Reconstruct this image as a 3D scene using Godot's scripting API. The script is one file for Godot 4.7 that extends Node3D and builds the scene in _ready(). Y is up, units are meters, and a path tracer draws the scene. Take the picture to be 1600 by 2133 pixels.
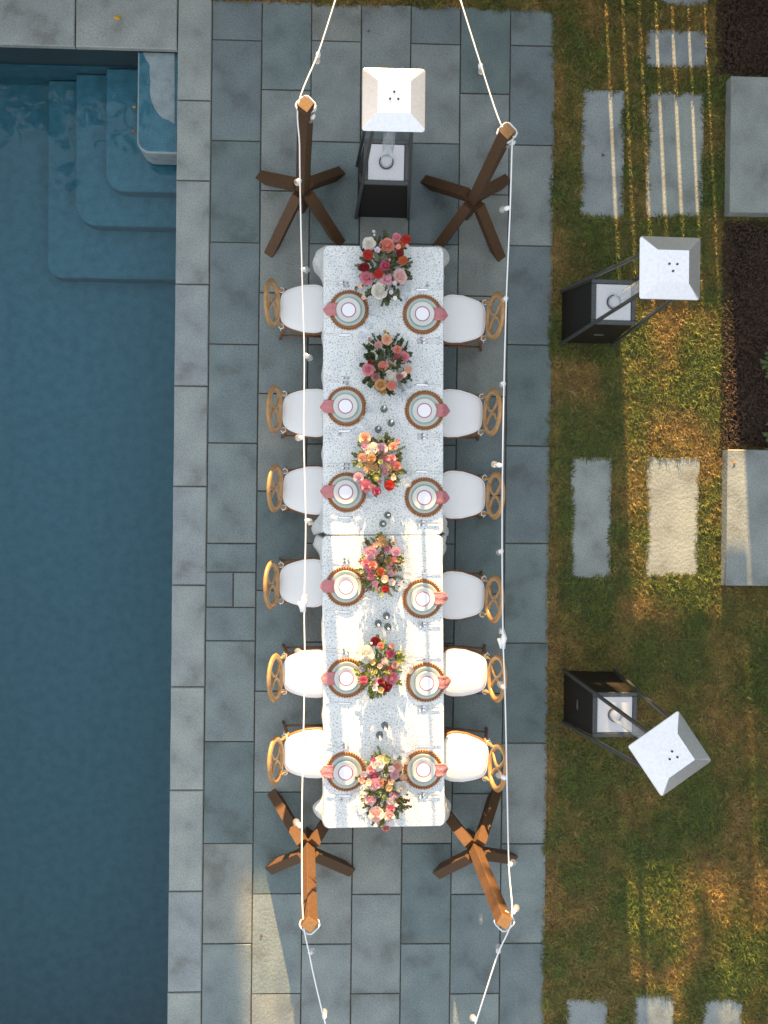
extends Node3D
# A long dinner table laid beside a pool, looked down on from the air. x = across, z = down the picture, y = up, metres.

const FOCAL := 2190.0          # focal length in photograph pixels (1600 x 2133)
const EYE_HEIGHT := 9.716
const NADIR := Vector2(715, 1062)
const TABLE_H := 0.76
var ax: Vector3
var ay: Vector3
var az: Vector3
var rng := RandomNumberGenerator.new()
var used := {}
var M := {}
var SUN_DIR := Vector3(0.058, -0.2215, 0.973).normalized()

# ---------------------------------------------------------------- camera and light
func set_axes():
	var n := Vector3(NADIR.x - 800.0, NADIR.y - 1066.5, FOCAL).normalized()
	ay = -n
	var g := Vector3(-0.0112, 1, 0)
	az = (g - n * g.dot(n)).normalized()
	ax = ay.cross(az)

# the place at height h that a survey point of the photograph shows
func P(px: float, py: float, h := 0.0) -> Vector3:
	var d := Vector3(px - 800.0, py - 1066.5, FOCAL)
	var w := Vector3(ax.dot(d), ay.dot(d), az.dot(d))
	return Vector3(0, EYE_HEIGHT, 0) + w * ((h - EYE_HEIGHT) / w.y)

func make_camera():
	var cam := Camera3D.new()
	cam.name = "camera"
	var r := Vector3(ax.x, ay.x, az.x)
	var u := -Vector3(ax.y, ay.y, az.y)
	var b := -Vector3(ax.z, ay.z, az.z)
	cam.transform = Transform3D(Basis(r, u, b), Vector3(0, EYE_HEIGHT, 0))
	cam.fov = rad_to_deg(2.0 * atan(1066.5 / FOCAL))
	cam.near = 0.1
	cam.far = 400.0
	add_child(cam)
	cam.current = true

func make_light():
	var env := Environment.new()
	env.background_mode = Environment.BG_SKY
	var sm := ProceduralSkyMaterial.new()
	sm.sky_top_color = lin(0.190, 0.204, 0.226)
	sm.sky_horizon_color = lin(0.275, 0.268, 0.258)
	sm.sky_curve = 0.12
	sm.ground_bottom_color = lin(0.06, 0.06, 0.05)
	sm.ground_horizon_color = lin(0.2, 0.2, 0.2)
	sm.sun_angle_max = 1.0
	var sky := Sky.new()
	sky.sky_material = sm
	env.sky = sky
	env.tonemap_mode = Environment.TONE_MAPPER_LINEAR
	env.tonemap_exposure = 6.3
	env.volumetric_fog_enabled = true
	env.volumetric_fog_density = 0.0
	env.sdfgi_enabled = true
	env.ssao_enabled = true
	env.ssil_enabled = true
	var we := WorldEnvironment.new()
	we.name = "world_environment"
	we.environment = env
	add_child(we)
	var sun := DirectionalLight3D.new()
	sun.name = "sun"
	sun.light_energy = 1.25
	sun.light_color = lin(1.0, 0.64, 0.28)
	sun.light_angular_distance = 0.5
	sun.shadow_enabled = true
	sun.sky_mode = DirectionalLight3D.SKY_MODE_LIGHT_ONLY
	sun.transform = Transform3D(Basis.looking_at(SUN_DIR, Vector3.UP), Vector3(0, 8, -8))
	add_child(sun)

# ---------------------------------------------------------------- helpers
func lin(r: float, g: float, b: float) -> Color:
	return Color(r, g, b).linear_to_srgb()

func uname(n: String) -> String:
	if not used.has(n):
		used[n] = 0
		return n
	used[n] += 1
	return "%s_%03d" % [n, used[n]]

func thing(n: String, label: String, category: String, group := "", where := Transform3D()) -> Node3D:
	var o := Node3D.new()
	o.name = uname(n)
	o.transform = where
	add_child(o)
	tag(o, label, category, group)
	return o

func tag(o: Node, label: String, category: String, group := ""):
	o.set_meta("label", label)
	o.set_meta("category", category)
	if group != "":
		o.set_meta("group", group)

func structure(n: String, where := Transform3D()) -> Node3D:
	var o := Node3D.new()
	o.name = uname(n)
	o.transform = where
	o.set_meta("kind", "structure")
	add_child(o)
	return o

func part(n: String, mesh: Mesh, m: Material, parent: Node, where := Transform3D()) -> MeshInstance3D:
	var o := MeshInstance3D.new()
	o.name = n
	o.mesh = mesh
	o.material_override = m
	o.transform = where
	parent.add_child(o, true)
	return o

func single(n: String, mesh: Mesh, m: Material, label: String, category: String, group := "", where := Transform3D()) -> MeshInstance3D:
	var o := MeshInstance3D.new()
	o.name = uname(n)
	o.mesh = mesh
	o.material_override = m
	o.transform = where
	add_child(o)
	tag(o, label, category, group)
	return o

func at(p: Vector3, yaw := 0.0) -> Transform3D:
	return Transform3D(Basis(Vector3.UP, yaw), p)

func st_new(smooth := true) -> SurfaceTool:
	var st := SurfaceTool.new()
	st.begin(Mesh.PRIMITIVE_TRIANGLES)
	st.set_smooth_group(0 if smooth else 0xFFFFFFFF)
	return st

func done(st: SurfaceTool) -> ArrayMesh:
	st.index()
	st.generate_normals()
	return st.commit()

func tri(st: SurfaceTool, a: Vector3, b: Vector3, c: Vector3):
	st.add_vertex(a)
	st.add_vertex(b)
	st.add_vertex(c)

# a triangle that faces away from the point o
func tri_out(st: SurfaceTool, a: Vector3, b: Vector3, c: Vector3, o: Vector3):
	var n := (a - c).cross(a - b)
	if n.dot((a + b + c) / 3.0 - o) < 0.0:
		tri(st, a, c, b)
	else:
		tri(st, a, b, c)

func quad_out(st: SurfaceTool, a: Vector3, b: Vector3, c: Vector3, d: Vector3, o: Vector3):
	tri_out(st, a, b, c, o)
	tri_out(st, a, c, d, o)

# box with eight free corners: bottom ring then top ring
func hexa(st: SurfaceTool, p: Array):
	var o := Vector3.ZERO
	for q in p:
		o += q
	o /= 8.0
	quad_out(st, p[0], p[1], p[2], p[3], o)
	quad_out(st, p[4], p[5], p[6], p[7], o)
	for i in 4:
		var j := (i + 1) % 4
		quad_out(st, p[i], p[j], p[j + 4], p[i + 4], o)

# box with chamfered edges
func bevel_box(st: SurfaceTool, xf: Transform3D, size: Vector3, b: float):
	var h := size / 2.0
	var o := xf.origin
	var fv := {}
	for sx in [-1, 1]:
		for sy in [-1, 1]:
			for sz in [-1, 1]:
				var k := Vector3i(sx, sy, sz)
				fv[[k, 0]] = xf * Vector3(sx * h.x, sy * (h.y - b), sz * (h.z - b))
				fv[[k, 1]] = xf * Vector3(sx * (h.x - b), sy * h.y, sz * (h.z - b))
				fv[[k, 2]] = xf * Vector3(sx * (h.x - b), sy * (h.y - b), sz * h.z)
				tri_out(st, fv[[k, 0]], fv[[k, 1]], fv[[k, 2]], o)
	for axis in 3:
		var a1 := (axis + 1) % 3
		var a2 := (axis + 2) % 3
		for s in [-1, 1]:
			var q := []
			for c in [[-1, -1], [1, -1], [1, 1], [-1, 1]]:
				var k := Vector3i()
				k[axis] = s
				k[a1] = c[0]
				k[a2] = c[1]
				q.append(fv[[k, axis]])
			quad_out(st, q[0], q[1], q[2], q[3], o)
		for s1 in [-1, 1]:
			for s2 in [-1, 1]:
				var k0 := Vector3i()
				var k1 := Vector3i()
				k0[axis] = -1
				k1[axis] = 1
				k0[a1] = s1
				k1[a1] = s1
				k0[a2] = s2
				k1[a2] = s2
				quad_out(st, fv[[k0, a1]], fv[[k1, a1]], fv[[k1, a2]], fv[[k0, a2]], o)

func box_mesh(size: Vector3, b := 0.004) -> ArrayMesh:
	var st := st_new(false)
	bevel_box(st, Transform3D(), size, b)
	return done(st)

# beam of square section from a to b
func beam(st: SurfaceTool, a: Vector3, b: Vector3, w: float, d: float, bev := 0.004, side := Vector3.ZERO):
	var y := (b - a).normalized()
	var x := side if side != Vector3.ZERO else Vector3.RIGHT
	if absf(x.dot(y)) > 0.95:
		x = Vector3.BACK
	var z := x.cross(y).normalized()
	x = y.cross(z).normalized()
	bevel_box(st, Transform3D(Basis(x, y, z), (a + b) / 2.0), Vector3(w, a.distance_to(b), d), bev)

func lathe(st: SurfaceTool, prof: Array, seg := 24, at_ := Vector3.ZERO, turn := Basis()):
	for j in prof.size() - 1:
		for i in seg:
			var t0 := TAU * i / seg
			var t1 := TAU * ((i + 1) % seg) / seg
			var p: Vector2 = prof[j]
			var q: Vector2 = prof[j + 1]
			var a := at_ + turn * Vector3(p.x * cos(t0), p.y, p.x * sin(t0))
			var b := at_ + turn * Vector3(p.x * cos(t1), p.y, p.x * sin(t1))
			var c := at_ + turn * Vector3(q.x * cos(t1), q.y, q.x * sin(t1))
			var d := at_ + turn * Vector3(q.x * cos(t0), q.y, q.x * sin(t0))
			if p.x > 1e-6:
				tri(st, a, b, c)
			if q.x > 1e-6:
				tri(st, a, c, d)

func lathe_mesh(prof: Array, seg := 24) -> ArrayMesh:
	var st := st_new(true)
	lathe(st, prof, seg)
	return done(st)

func ball(st: SurfaceTool, c: Vector3, r: float, seg := 8, rings := 5, squash := 1.0):
	var prof := []
	for i in rings + 1:
		var t := -PI / 2 + PI * i / rings
		prof.append(Vector2(maxf(0.0, r * cos(t)) if i > 0 and i < rings else 0.0, r * sin(t) * squash))
	lathe(st, prof, seg, c)

# round tube through points; radius may be one number or one for each point; flat squeezes it along up
func tube(st: SurfaceTool, pts: Array, radius, sides := 8, closed := false, caps := true, flat := 1.0, ref := Vector3.ZERO):
	var n := pts.size()
	var rings := []
	var u := Vector3.ZERO
	for k in n:
		var a: Vector3 = pts[(k - 1 + n) % n] if closed or k > 0 else pts[0]
		var b: Vector3 = pts[(k + 1) % n] if closed or k < n - 1 else pts[n - 1]
		var t := (b - a).normalized()
		if ref != Vector3.ZERO:
			u = ref
		elif u == Vector3.ZERO:
			u = Vector3.UP if absf(t.y) < 0.9 else Vector3.RIGHT
		u = (u - t * u.dot(t)).normalized()
		var v := u.cross(t)
		var r: float = radius[k] if radius is Array else radius
		var ring := []
		for i in sides:
			var th := TAU * i / sides
			ring.append(pts[k] + u * (cos(th) * r * flat) + v * (sin(th) * r))
		rings.append(ring)
	for k in (n if closed else n - 1):
		var r0: Array = rings[k]
		var r1: Array = rings[(k + 1) % n]
		for i in sides:
			var j := (i + 1) % sides
			tri(st, r0[i], r0[j], r1[j])
			tri(st, r0[i], r1[j], r1[i])
	if caps and not closed:
		for i in range(1, sides - 1):
			tri(st, rings[0][0], rings[0][i + 1], rings[0][i])
			tri(st, rings[n - 1][0], rings[n - 1][i], rings[n - 1][i + 1])

func smooth_path(pts: Array, sub := 6) -> Array:
	var out := []
	for k in pts.size() - 1:
		var p0: Vector3 = pts[maxi(k - 1, 0)]
		var p1: Vector3 = pts[k]
		var p2: Vector3 = pts[k + 1]
		var p3: Vector3 = pts[mini(k + 2, pts.size() - 1)]
		for i in sub:
			out.append(p1.cubic_interpolate(p2, p0, p3, float(i) / sub))
	out.append(pts[-1])
	return out

# upright prism over a polygon (x, z), with a small chamfer round its top
func prism(st: SurfaceTool, poly: PackedVector2Array, y0: float, y1: float, chamfer := 0.0):
	var top := poly
	if chamfer > 0.0:
		var r := Geometry2D.offset_polygon(poly, -chamfer, Geometry2D.JOIN_MITER)
		if r.size() > 0 and r[0].size() == poly.size():
			# same corner first
			var q: PackedVector2Array = r[0]
			var best := 0
			for i in q.size():
				if q[i].distance_to(poly[0]) < q[best].distance_to(poly[0]):
					best = i
			top = PackedVector2Array()
			for i in q.size():
				top.append(q[(best + i) % q.size()])
		else:
			chamfer = 0.0
	var c := Vector2.ZERO
	for p in poly:
		c += p
	c /= poly.size()
	var o := Vector3(c.x, (y0 + y1) / 2, c.y)
	var n := poly.size()
	for i in n:
		var j := (i + 1) % n
		var a := Vector3(poly[i].x, y0, poly[i].y)
		var b := Vector3(poly[j].x, y0, poly[j].y)
		var a1 := Vector3(poly[i].x, y1 - chamfer, poly[i].y)
		var b1 := Vector3(poly[j].x, y1 - chamfer, poly[j].y)
		quad_out(st, a, b, b1, a1, o)
		if chamfer > 0.0:
			quad_out(st, a1, b1, Vector3(top[j].x, y1, top[j].y), Vector3(top[i].x, y1, top[i].y), o)
	var t := Geometry2D.triangulate_polygon(top)
	for i in range(0, t.size(), 3):
		tri_out(st, Vector3(top[t[i]].x, y1, top[t[i]].y), Vector3(top[t[i + 1]].x, y1, top[t[i + 1]].y), Vector3(top[t[i + 2]].x, y1, top[t[i + 2]].y), Vector3(c.x, y0 - 10.0, c.y))

func ntex(seed_: int, freq: float, stops: Array, size := 512, octaves := 4, kind := FastNoiseLite.TYPE_SIMPLEX_SMOOTH, lo := 0.0, hi := 1.0) -> NoiseTexture2D:
	var n := FastNoiseLite.new()
	n.seed = seed_
	n.noise_type = kind
	n.frequency = freq
	n.fractal_octaves = octaves
	if kind == FastNoiseLite.TYPE_CELLULAR:
		n.fractal_type = FastNoiseLite.FRACTAL_NONE
	var t := NoiseTexture2D.new()
	t.width = size
	t.height = size
	t.seamless = true
	t.noise = n
	var g := Gradient.new()
	var offs := PackedFloat32Array()
	var cols := PackedColorArray()
	for i in stops.size():
		offs.append(lerpf(lo, hi, float(i) / (stops.size() - 1)))
		cols.append(stops[i])
	g.offsets = offs
	g.colors = cols
	t.color_ramp = g
	return t

func height_tex(seed_: int, freq: float, size := 512, octaves := 4) -> NoiseTexture2D:
	return ntex(seed_, freq, [Color.BLACK, Color.WHITE], size, octaves)

func mat(n: String, c: Color, rough := 0.8, metal := 0.0) -> StandardMaterial3D:
	var m := StandardMaterial3D.new()
	m.resource_name = n
	m.albedo_color = c
	m.roughness = rough
	m.metallic = metal
	M[n] = m
	return m

func textured(n: String, tex: Texture2D, scale: float, rough := 0.85, world := true) -> StandardMaterial3D:
	var m := mat(n, Color.WHITE, rough)
	m.albedo_texture = tex
	m.uv1_triplanar = true
	m.uv1_world_triplanar = world
	m.uv1_scale = Vector3.ONE * scale
	return m

func glass_mat(n: String, c: Color, alpha: float, rough := 0.03) -> StandardMaterial3D:
	var m := mat(n, Color(c.r, c.g, c.b, alpha), rough)
	m.transparency = BaseMaterial3D.TRANSPARENCY_ALPHA
	return m

func make_materials():
	# bluestone: mottled slabs in six tones, with a fine grain multiplied in
	var grain := ntex(5, 0.35, [lin(0.45, 0.47, 0.5), lin(0.85, 0.85, 0.85), lin(1, 1, 1)], 512, 2)
	var rough_h := height_tex(6, 0.08, 512, 5)
	var tones := [[0.215, 0.27, 0.262], [0.25, 0.295, 0.285], [0.17, 0.222, 0.215], [0.285, 0.32, 0.305], [0.195, 0.242, 0.242], [0.295, 0.315, 0.285]]
	var mott := []
	for i in 3:
		mott.append(ntex(20 + i, 0.008, [lin(0.54, 0.52, 0.50), lin(0.76, 0.77, 0.78), lin(0.88, 0.89, 0.89), lin(1.0, 0.99, 0.96)], 512, 5))
	for i in 6:
		var t: Array = tones[i]
		var m := textured("bluestone_%d" % i, mott[i % 3], 0.55, 0.82)
		m.albedo_color = lin(t[0], t[1], t[2])
		m.uv1_offset = Vector3(0.37 * i, 0.13 * i, 0.61 * i)
		m.detail_enabled = true
		m.detail_blend_mode = BaseMaterial3D.BLEND_MODE_MUL
		m.detail_albedo = grain
		m.detail_uv_layer = BaseMaterial3D.DETAIL_UV_2
		m.uv2_triplanar = true
		m.uv2_world_triplanar = true
		m.uv2_scale = Vector3.ONE * 0.37
		m.heightmap_enabled = true
		m.heightmap_texture = rough_h
		m.heightmap_scale = 0.25
	for i in 3:
		var m: StandardMaterial3D = M["bluestone_%d" % (i * 2)].duplicate()
		m.resource_name = "limestone_%d" % i
		m.albedo_color = lin(0.335 + 0.015 * i, 0.372 + 0.012 * i, 0.365)
		M["limestone_%d" % i] = m
	textured("joint_sand", ntex(31, 0.05, [lin(0.05, 0.045, 0.035), lin(0.12, 0.105, 0.075)]), 1.0, 0.95)
	textured("soil", ntex(32, 0.04, [lin(0.02, 0.016, 0.006), lin(0.05, 0.04, 0.016), lin(0.10, 0.075, 0.03)]), 1.0, 0.95)
	textured("mulch_soil", ntex(33, 0.06, [lin(0.012, 0.007, 0.004), lin(0.035, 0.02, 0.012)]), 1.2, 0.95)
	var g := mat("grass_blade", Color.WHITE, 0.7)
	g.vertex_color_use_as_albedo = true
	g.backlight_enabled = true
	g.backlight = Color(0.6, 0.55, 0.25)
	var ch := mat("mulch_chip", Color.WHITE, 0.9)
	ch.vertex_color_use_as_albedo = true
	# pool
	var pl := textured("pool_plaster", ntex(41, 0.02, [lin(0.21, 0.26, 0.27), lin(0.265, 0.325, 0.335), lin(0.31, 0.37, 0.38)], 512, 5), 0.7, 0.8)
	pl.detail_enabled = true
	pl.detail_blend_mode = BaseMaterial3D.BLEND_MODE_MUL
	pl.detail_albedo = grain
	pl.detail_uv_layer = BaseMaterial3D.DETAIL_UV_2
	pl.uv2_triplanar = true
	pl.uv2_world_triplanar = true
	pl.uv2_scale = Vector3.ONE * 0.41
	textured("pool_tile", ntex(42, 0.05, [lin(0.012, 0.02, 0.022), lin(0.03, 0.045, 0.05)]), 2.0, 0.3)
	var w := mat("water", Color(lin(0.26, 0.74, 0.96), 0.0), 0.02)
	w.refraction_enabled = true
	w.refraction_scale = 0.033
	w.heightmap_enabled = true
	w.heightmap_texture = height_tex(44, 0.01, 512, 3)
	w.heightmap_scale = 0.3
	w.uv1_triplanar = true
	w.uv1_world_triplanar = true
	w.uv1_scale = Vector3.ONE * 0.3
	# timber
	var wood_stops := [lin(0.045, 0.020, 0.007), lin(0.08, 0.038, 0.013), lin(0.12, 0.060, 0.022)]
	var wd := textured("stained_timber", ntex(51, 0.03, wood_stops, 512, 4), 1.0, 0.7, false)
	wd.uv1_scale = Vector3(6, 0.8, 6)
	var ct := textured("cut_timber", ntex(52, 0.05, [lin(0.16, 0.085, 0.03), lin(0.26, 0.15, 0.06)], 256, 3), 4.0, 0.8, false)
	ct.uv1_offset = Vector3(0.2, 0.4, 0.1)
	var ow := textured("golden_wood", ntex(53, 0.03, [lin(0.29, 0.145, 0.045), lin(0.38, 0.205, 0.07), lin(0.44, 0.255, 0.095)], 256, 4), 3.0, 0.45, false)
	ow.clearcoat_enabled = true
	ow.clearcoat = 0.3
	ow.clearcoat_roughness = 0.3
	textured("leg_wood", ntex(54, 0.03, [lin(0.13, 0.055, 0.02), lin(0.22, 0.10, 0.04)], 256, 4), 3.0, 0.5, false)
	# fabric
	var weave := ntex(61, 0.3, [lin(0.74, 0.74, 0.73), lin(0.80, 0.80, 0.785)], 256, 2)
	var cu := textured("cushion_cloth", weave, 3.0, 0.95, false)
	cu.heightmap_enabled = true
	cu.heightmap_texture = height_tex(62, 0.02, 256, 4)
	cu.heightmap_scale = 0.08
	cu.rim_enabled = true
	cu.rim = 0.3
	var nap := textured("rose_linen", ntex(63, 0.12, [lin(0.36, 0.13, 0.14), lin(0.52, 0.20, 0.21), lin(0.60, 0.27, 0.27)], 256, 4), 6.0, 0.95, false)
	nap.heightmap_enabled = true
	nap.heightmap_texture = height_tex(64, 0.03, 256, 4)
	nap.heightmap_scale = 0.6
	# printed tablecloth: white ground, blue-grey and ochre sprigs
	var print_ := ntex(71, 0.042, [lin(0.26, 0.33, 0.34), lin(0.42, 0.48, 0.49), lin(0.70, 0.73, 0.72), lin(0.77, 0.78, 0.77), lin(0.78, 0.78, 0.77), lin(0.77, 0.78, 0.76), lin(0.62, 0.65, 0.60), lin(0.42, 0.48, 0.45)], 1024, 3, FastNoiseLite.TYPE_SIMPLEX, 0.14, 0.92)
	var tc := textured("printed_cloth", print_, 1.0, 0.95)
	tc.uv1_scale = Vector3.ONE * 0.95
	tc.detail_enabled = true
	tc.detail_blend_mode = BaseMaterial3D.BLEND_MODE_MUL
	tc.detail_albedo = ntex(72, 0.012, [lin(0.86, 0.88, 0.9), lin(1, 1, 1), lin(1, 1, 0.98)], 512, 3)
	tc.detail_uv_layer = BaseMaterial3D.DETAIL_UV_2
	tc.uv2_triplanar = true
	tc.uv2_world_triplanar = true
	tc.uv2_scale = Vector3.ONE * 0.9
	# tableware
	var gz := mat("sage_glaze", lin(0.40, 0.45, 0.41), 0.35)
	gz.clearcoat_enabled = true
	gz.clearcoat = 0.5
	var gz2 := mat("pale_glaze", lin(0.56, 0.59, 0.54), 0.35)
	gz2.clearcoat_enabled = true
	gz2.clearcoat = 0.5
	mat("paper", lin(0.82, 0.82, 0.84), 0.9)
	mat("magenta_ink", lin(0.42, 0.12, 0.22), 0.8)
	var am := mat("amber_beads", lin(0.30, 0.105, 0.014), 0.3)
	mat("silver", lin(0.72, 0.73, 0.74), 0.22, 1.0)
	mat("ivory_handle", lin(0.70, 0.70, 0.68), 0.3)
	glass_mat("clear_glass", Color(0.92, 0.96, 1.0), 0.16)
	glass_mat("smoked_glass", lin(0.10, 0.16, 0.18), 0.5)
	glass_mat("bulb_glass", Color(0.95, 0.95, 0.95), 0.12)
	var wax := mat("candle_wax", lin(0.78, 0.74, 0.64), 0.6)
	wax.subsurf_scatter_enabled = true
	wax.subsurf_scatter_strength = 0.2
	# lights and heaters
	mat("white_cord", lin(0.78, 0.78, 0.77), 0.5)
	mat("white_plastic", lin(0.80, 0.80, 0.78), 0.4)
	mat("brass", lin(0.55, 0.38, 0.16), 0.35, 1.0)
	mat("filament_stem", lin(0.5, 0.45, 0.35), 0.5)
	var bk := textured("bronze_paint", ntex(81, 0.03, [lin(0.010, 0.008, 0.007), lin(0.020, 0.016, 0.013)], 256, 4), 3.0, 0.5, false)
	bk.metallic_specular = 0.4
	textured("strut_paint", ntex(82, 0.05, [lin(0.035, 0.04, 0.042), lin(0.075, 0.08, 0.08)], 256, 4), 3.0, 0.4, false)
	var shd := textured("brushed_shade", ntex(83, 0.06, [lin(0.66, 0.67, 0.68), lin(0.74, 0.74, 0.75), lin(0.80, 0.80, 0.80)], 256, 4), 2.0, 0.3, false)
	shd.metallic = 0.8
	textured("burner_plate", ntex(84, 0.08, [lin(0.52, 0.52, 0.53), lin(0.66, 0.66, 0.66)], 256, 4), 3.0, 0.3, false)
	mat("screw_steel", lin(0.10, 0.08, 0.06), 0.4, 0.8)
	mat("fence_wood", lin(0.16, 0.10, 0.06), 0.85)
	mat("bark", lin(0.06, 0.045, 0.03), 0.9)
	var lf := mat("tree_leaf", lin(0.045, 0.075, 0.02), 0.6)
	lf.backlight_enabled = true
	lf.backlight = Color(0.3, 0.4, 0.15)
	mat("fallen_yellow", lin(0.45, 0.26, 0.02), 0.8)
	mat("fallen_orange", lin(0.30, 0.11, 0.02), 0.8)
	mat("fallen_brown", lin(0.14, 0.07, 0.03), 0.8)

# ---------------------------------------------------------------- paving
func slab_mesh(x0: float, x1: float, z0: float, z1: float, thick := 0.05, chamf := 0.004) -> ArrayMesh:
	# corners a few millimetres off square, edges chipped a little
	var st := st_new(false)
	var poly := PackedVector2Array()
	var c := [Vector2(x0, z0), Vector2(x1, z0), Vector2(x1, z1), Vector2(x0, z1)]
	for i in 4:
		var a: Vector2 = c[i]
		var b: Vector2 = c[(i + 1) % 4]
		var n := maxi(1, int(a.distance_to(b) / 0.16))
		var inward := (Vector2((x0 + x1) / 2, (z0 + z1) / 2) - (a + b) / 2).normalized()
		for k in n:
			poly.append(a.lerp(b, float(k) / n) + inward * rng.randf_range(0.0, 0.0025))
	prism(st, poly, -thick, 0.0, chamf)
	return done(st)

func make_paving():
	var patio := structure("patio")
	var cols := [431.0, 535.0, 638.0, 742.0, 845.0, 948.5, 1052.0, 1147.0]
	var joints := [
		[83, 293, 505, 717, 923, 1132, 1192, 1265, 1335, 1545, 1757, 1966, 2178],
		[187, 397, 610, 820, 1023, 1230, 1440, 1650, 1862, 2070],
		[85, 295, 508, 718, 925, 1132, 1338, 1547, 1757, 1967, 2177],
		[190, 400, 612, 822, 1028, 1234, 1442, 1652, 1863, 2070],
		[91, 299, 509, 719, 927, 1133, 1340, 1548, 1757, 1966, 2176],
		[195, 405, 617, 825, 1032, 1237, 1444, 1653, 1863, 2070],
		[95, 302, 512, 718, 929, 1132, 1340, 1548, 1758, 1965, 2175]]
	var north := P(800, 9).z
	var south := P(800, 2330).z
	var gap := 0.0045
	for c in 7:
		var x0 := P(cols[c], 1066).x
		var x1 := P(cols[c + 1], 1066).x
		var zs := [north]
		for y in joints[c]:
			zs.append(P((cols[c] + cols[c + 1]) / 2, y).z)
		zs.append(south)
		for k in zs.size() - 1:
			var spans := [[x0, x1]]
			if c == 0 and k == 7:
				var xm := P(486, 1228).x
				spans = [[x0, xm], [xm, x1]]
			for s in spans:
				var cx: float = (s[0] + s[1]) / 2
				var cz: float = (zs[k] + zs[k + 1]) / 2
				var hw: float = (s[1] - s[0]) / 2 - gap
				var hz: float = (zs[k + 1] - zs[k]) / 2 - gap
				var xf := Transform3D(Basis(Vector3(rng.randfn(0, 1), 0, rng.randfn(0, 1)).normalized(), rng.randf_range(-0.0012, 0.0012)), Vector3(cx, rng.randf_range(-0.0015, 0.0015), cz))
				part("paving_slab", slab_mesh(-hw, hw, -hz, hz), M["bluestone_%d" % rng.randi_range(0, 5)], patio, xf)
	var bed := st_new(false)
	prism(bed, PackedVector2Array([Vector2(P(360, 1066).x + 0.02, north), Vector2(P(cols[7], 1066).x, north), Vector2(P(cols[7], 1066).x, south), Vector2(P(360, 1066).x + 0.02, south)]), -0.12, -0.014)
	part("bedding_sand", done(bed), M.joint_sand, patio)

	# pool coping: a bullnosed course along the pool and wide slabs across its head
	var coping := structure("pool_coping")
	var zs := [P(400, -150).z]
	for y in [209, 376, 592, 804, 1013, 1219, 1431, 1646, 1857, 2067, 2330]:
		zs.append(P(395, y).z)
	var cx0 := P(359, 1066).x
	var cx1 := P(431, 1066).x
	for k in zs.size() - 1:
		var hz: float = (zs[k + 1] - zs[k]) / 2 - gap
		var hw := (cx1 - cx0) / 2 - gap
		part("coping_stone", slab_mesh(-hw, hw, -hz, hz, 0.06, 0.008), M["limestone_%d" % rng.randi_range(0, 2)], coping, at(Vector3((cx0 + cx1) / 2, rng.randf_range(0.002, 0.006), (zs[k] + zs[k + 1]) / 2)))
	var hx := [P(-320, 50).x, P(-60, 50).x, P(157, 50).x, cx0]
	var z0 := P(180, -150).z
	var z1 := P(180, 98).z
	for k in 3:
		var hw: float = (hx[k + 1] - hx[k]) / 2 - gap
		part("coping_stone", slab_mesh(-hw, hw, -(z1 - z0) / 2, (z1 - z0) / 2, 0.06, 0.008), M["limestone_%d" % k], coping, at(Vector3((hx[k] + hx[k + 1]) / 2, 0.003, (z0 + z1) / 2)))

func round_corner(x0: float, z0: float, x1: float, z1: float, r: float) -> PackedVector2Array:
	# rectangle whose corner at (x0, z1) is rounded
	var p := PackedVector2Array([Vector2(x0, z0), Vector2(x1, z0), Vector2(x1, z1)])
	for i in 9:
		var t := PI / 2 + (PI / 2) * i / 8.0
		p.append(Vector2(x0 + r + r * cos(t), z1 - r + r * sin(t)))
	return p

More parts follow.
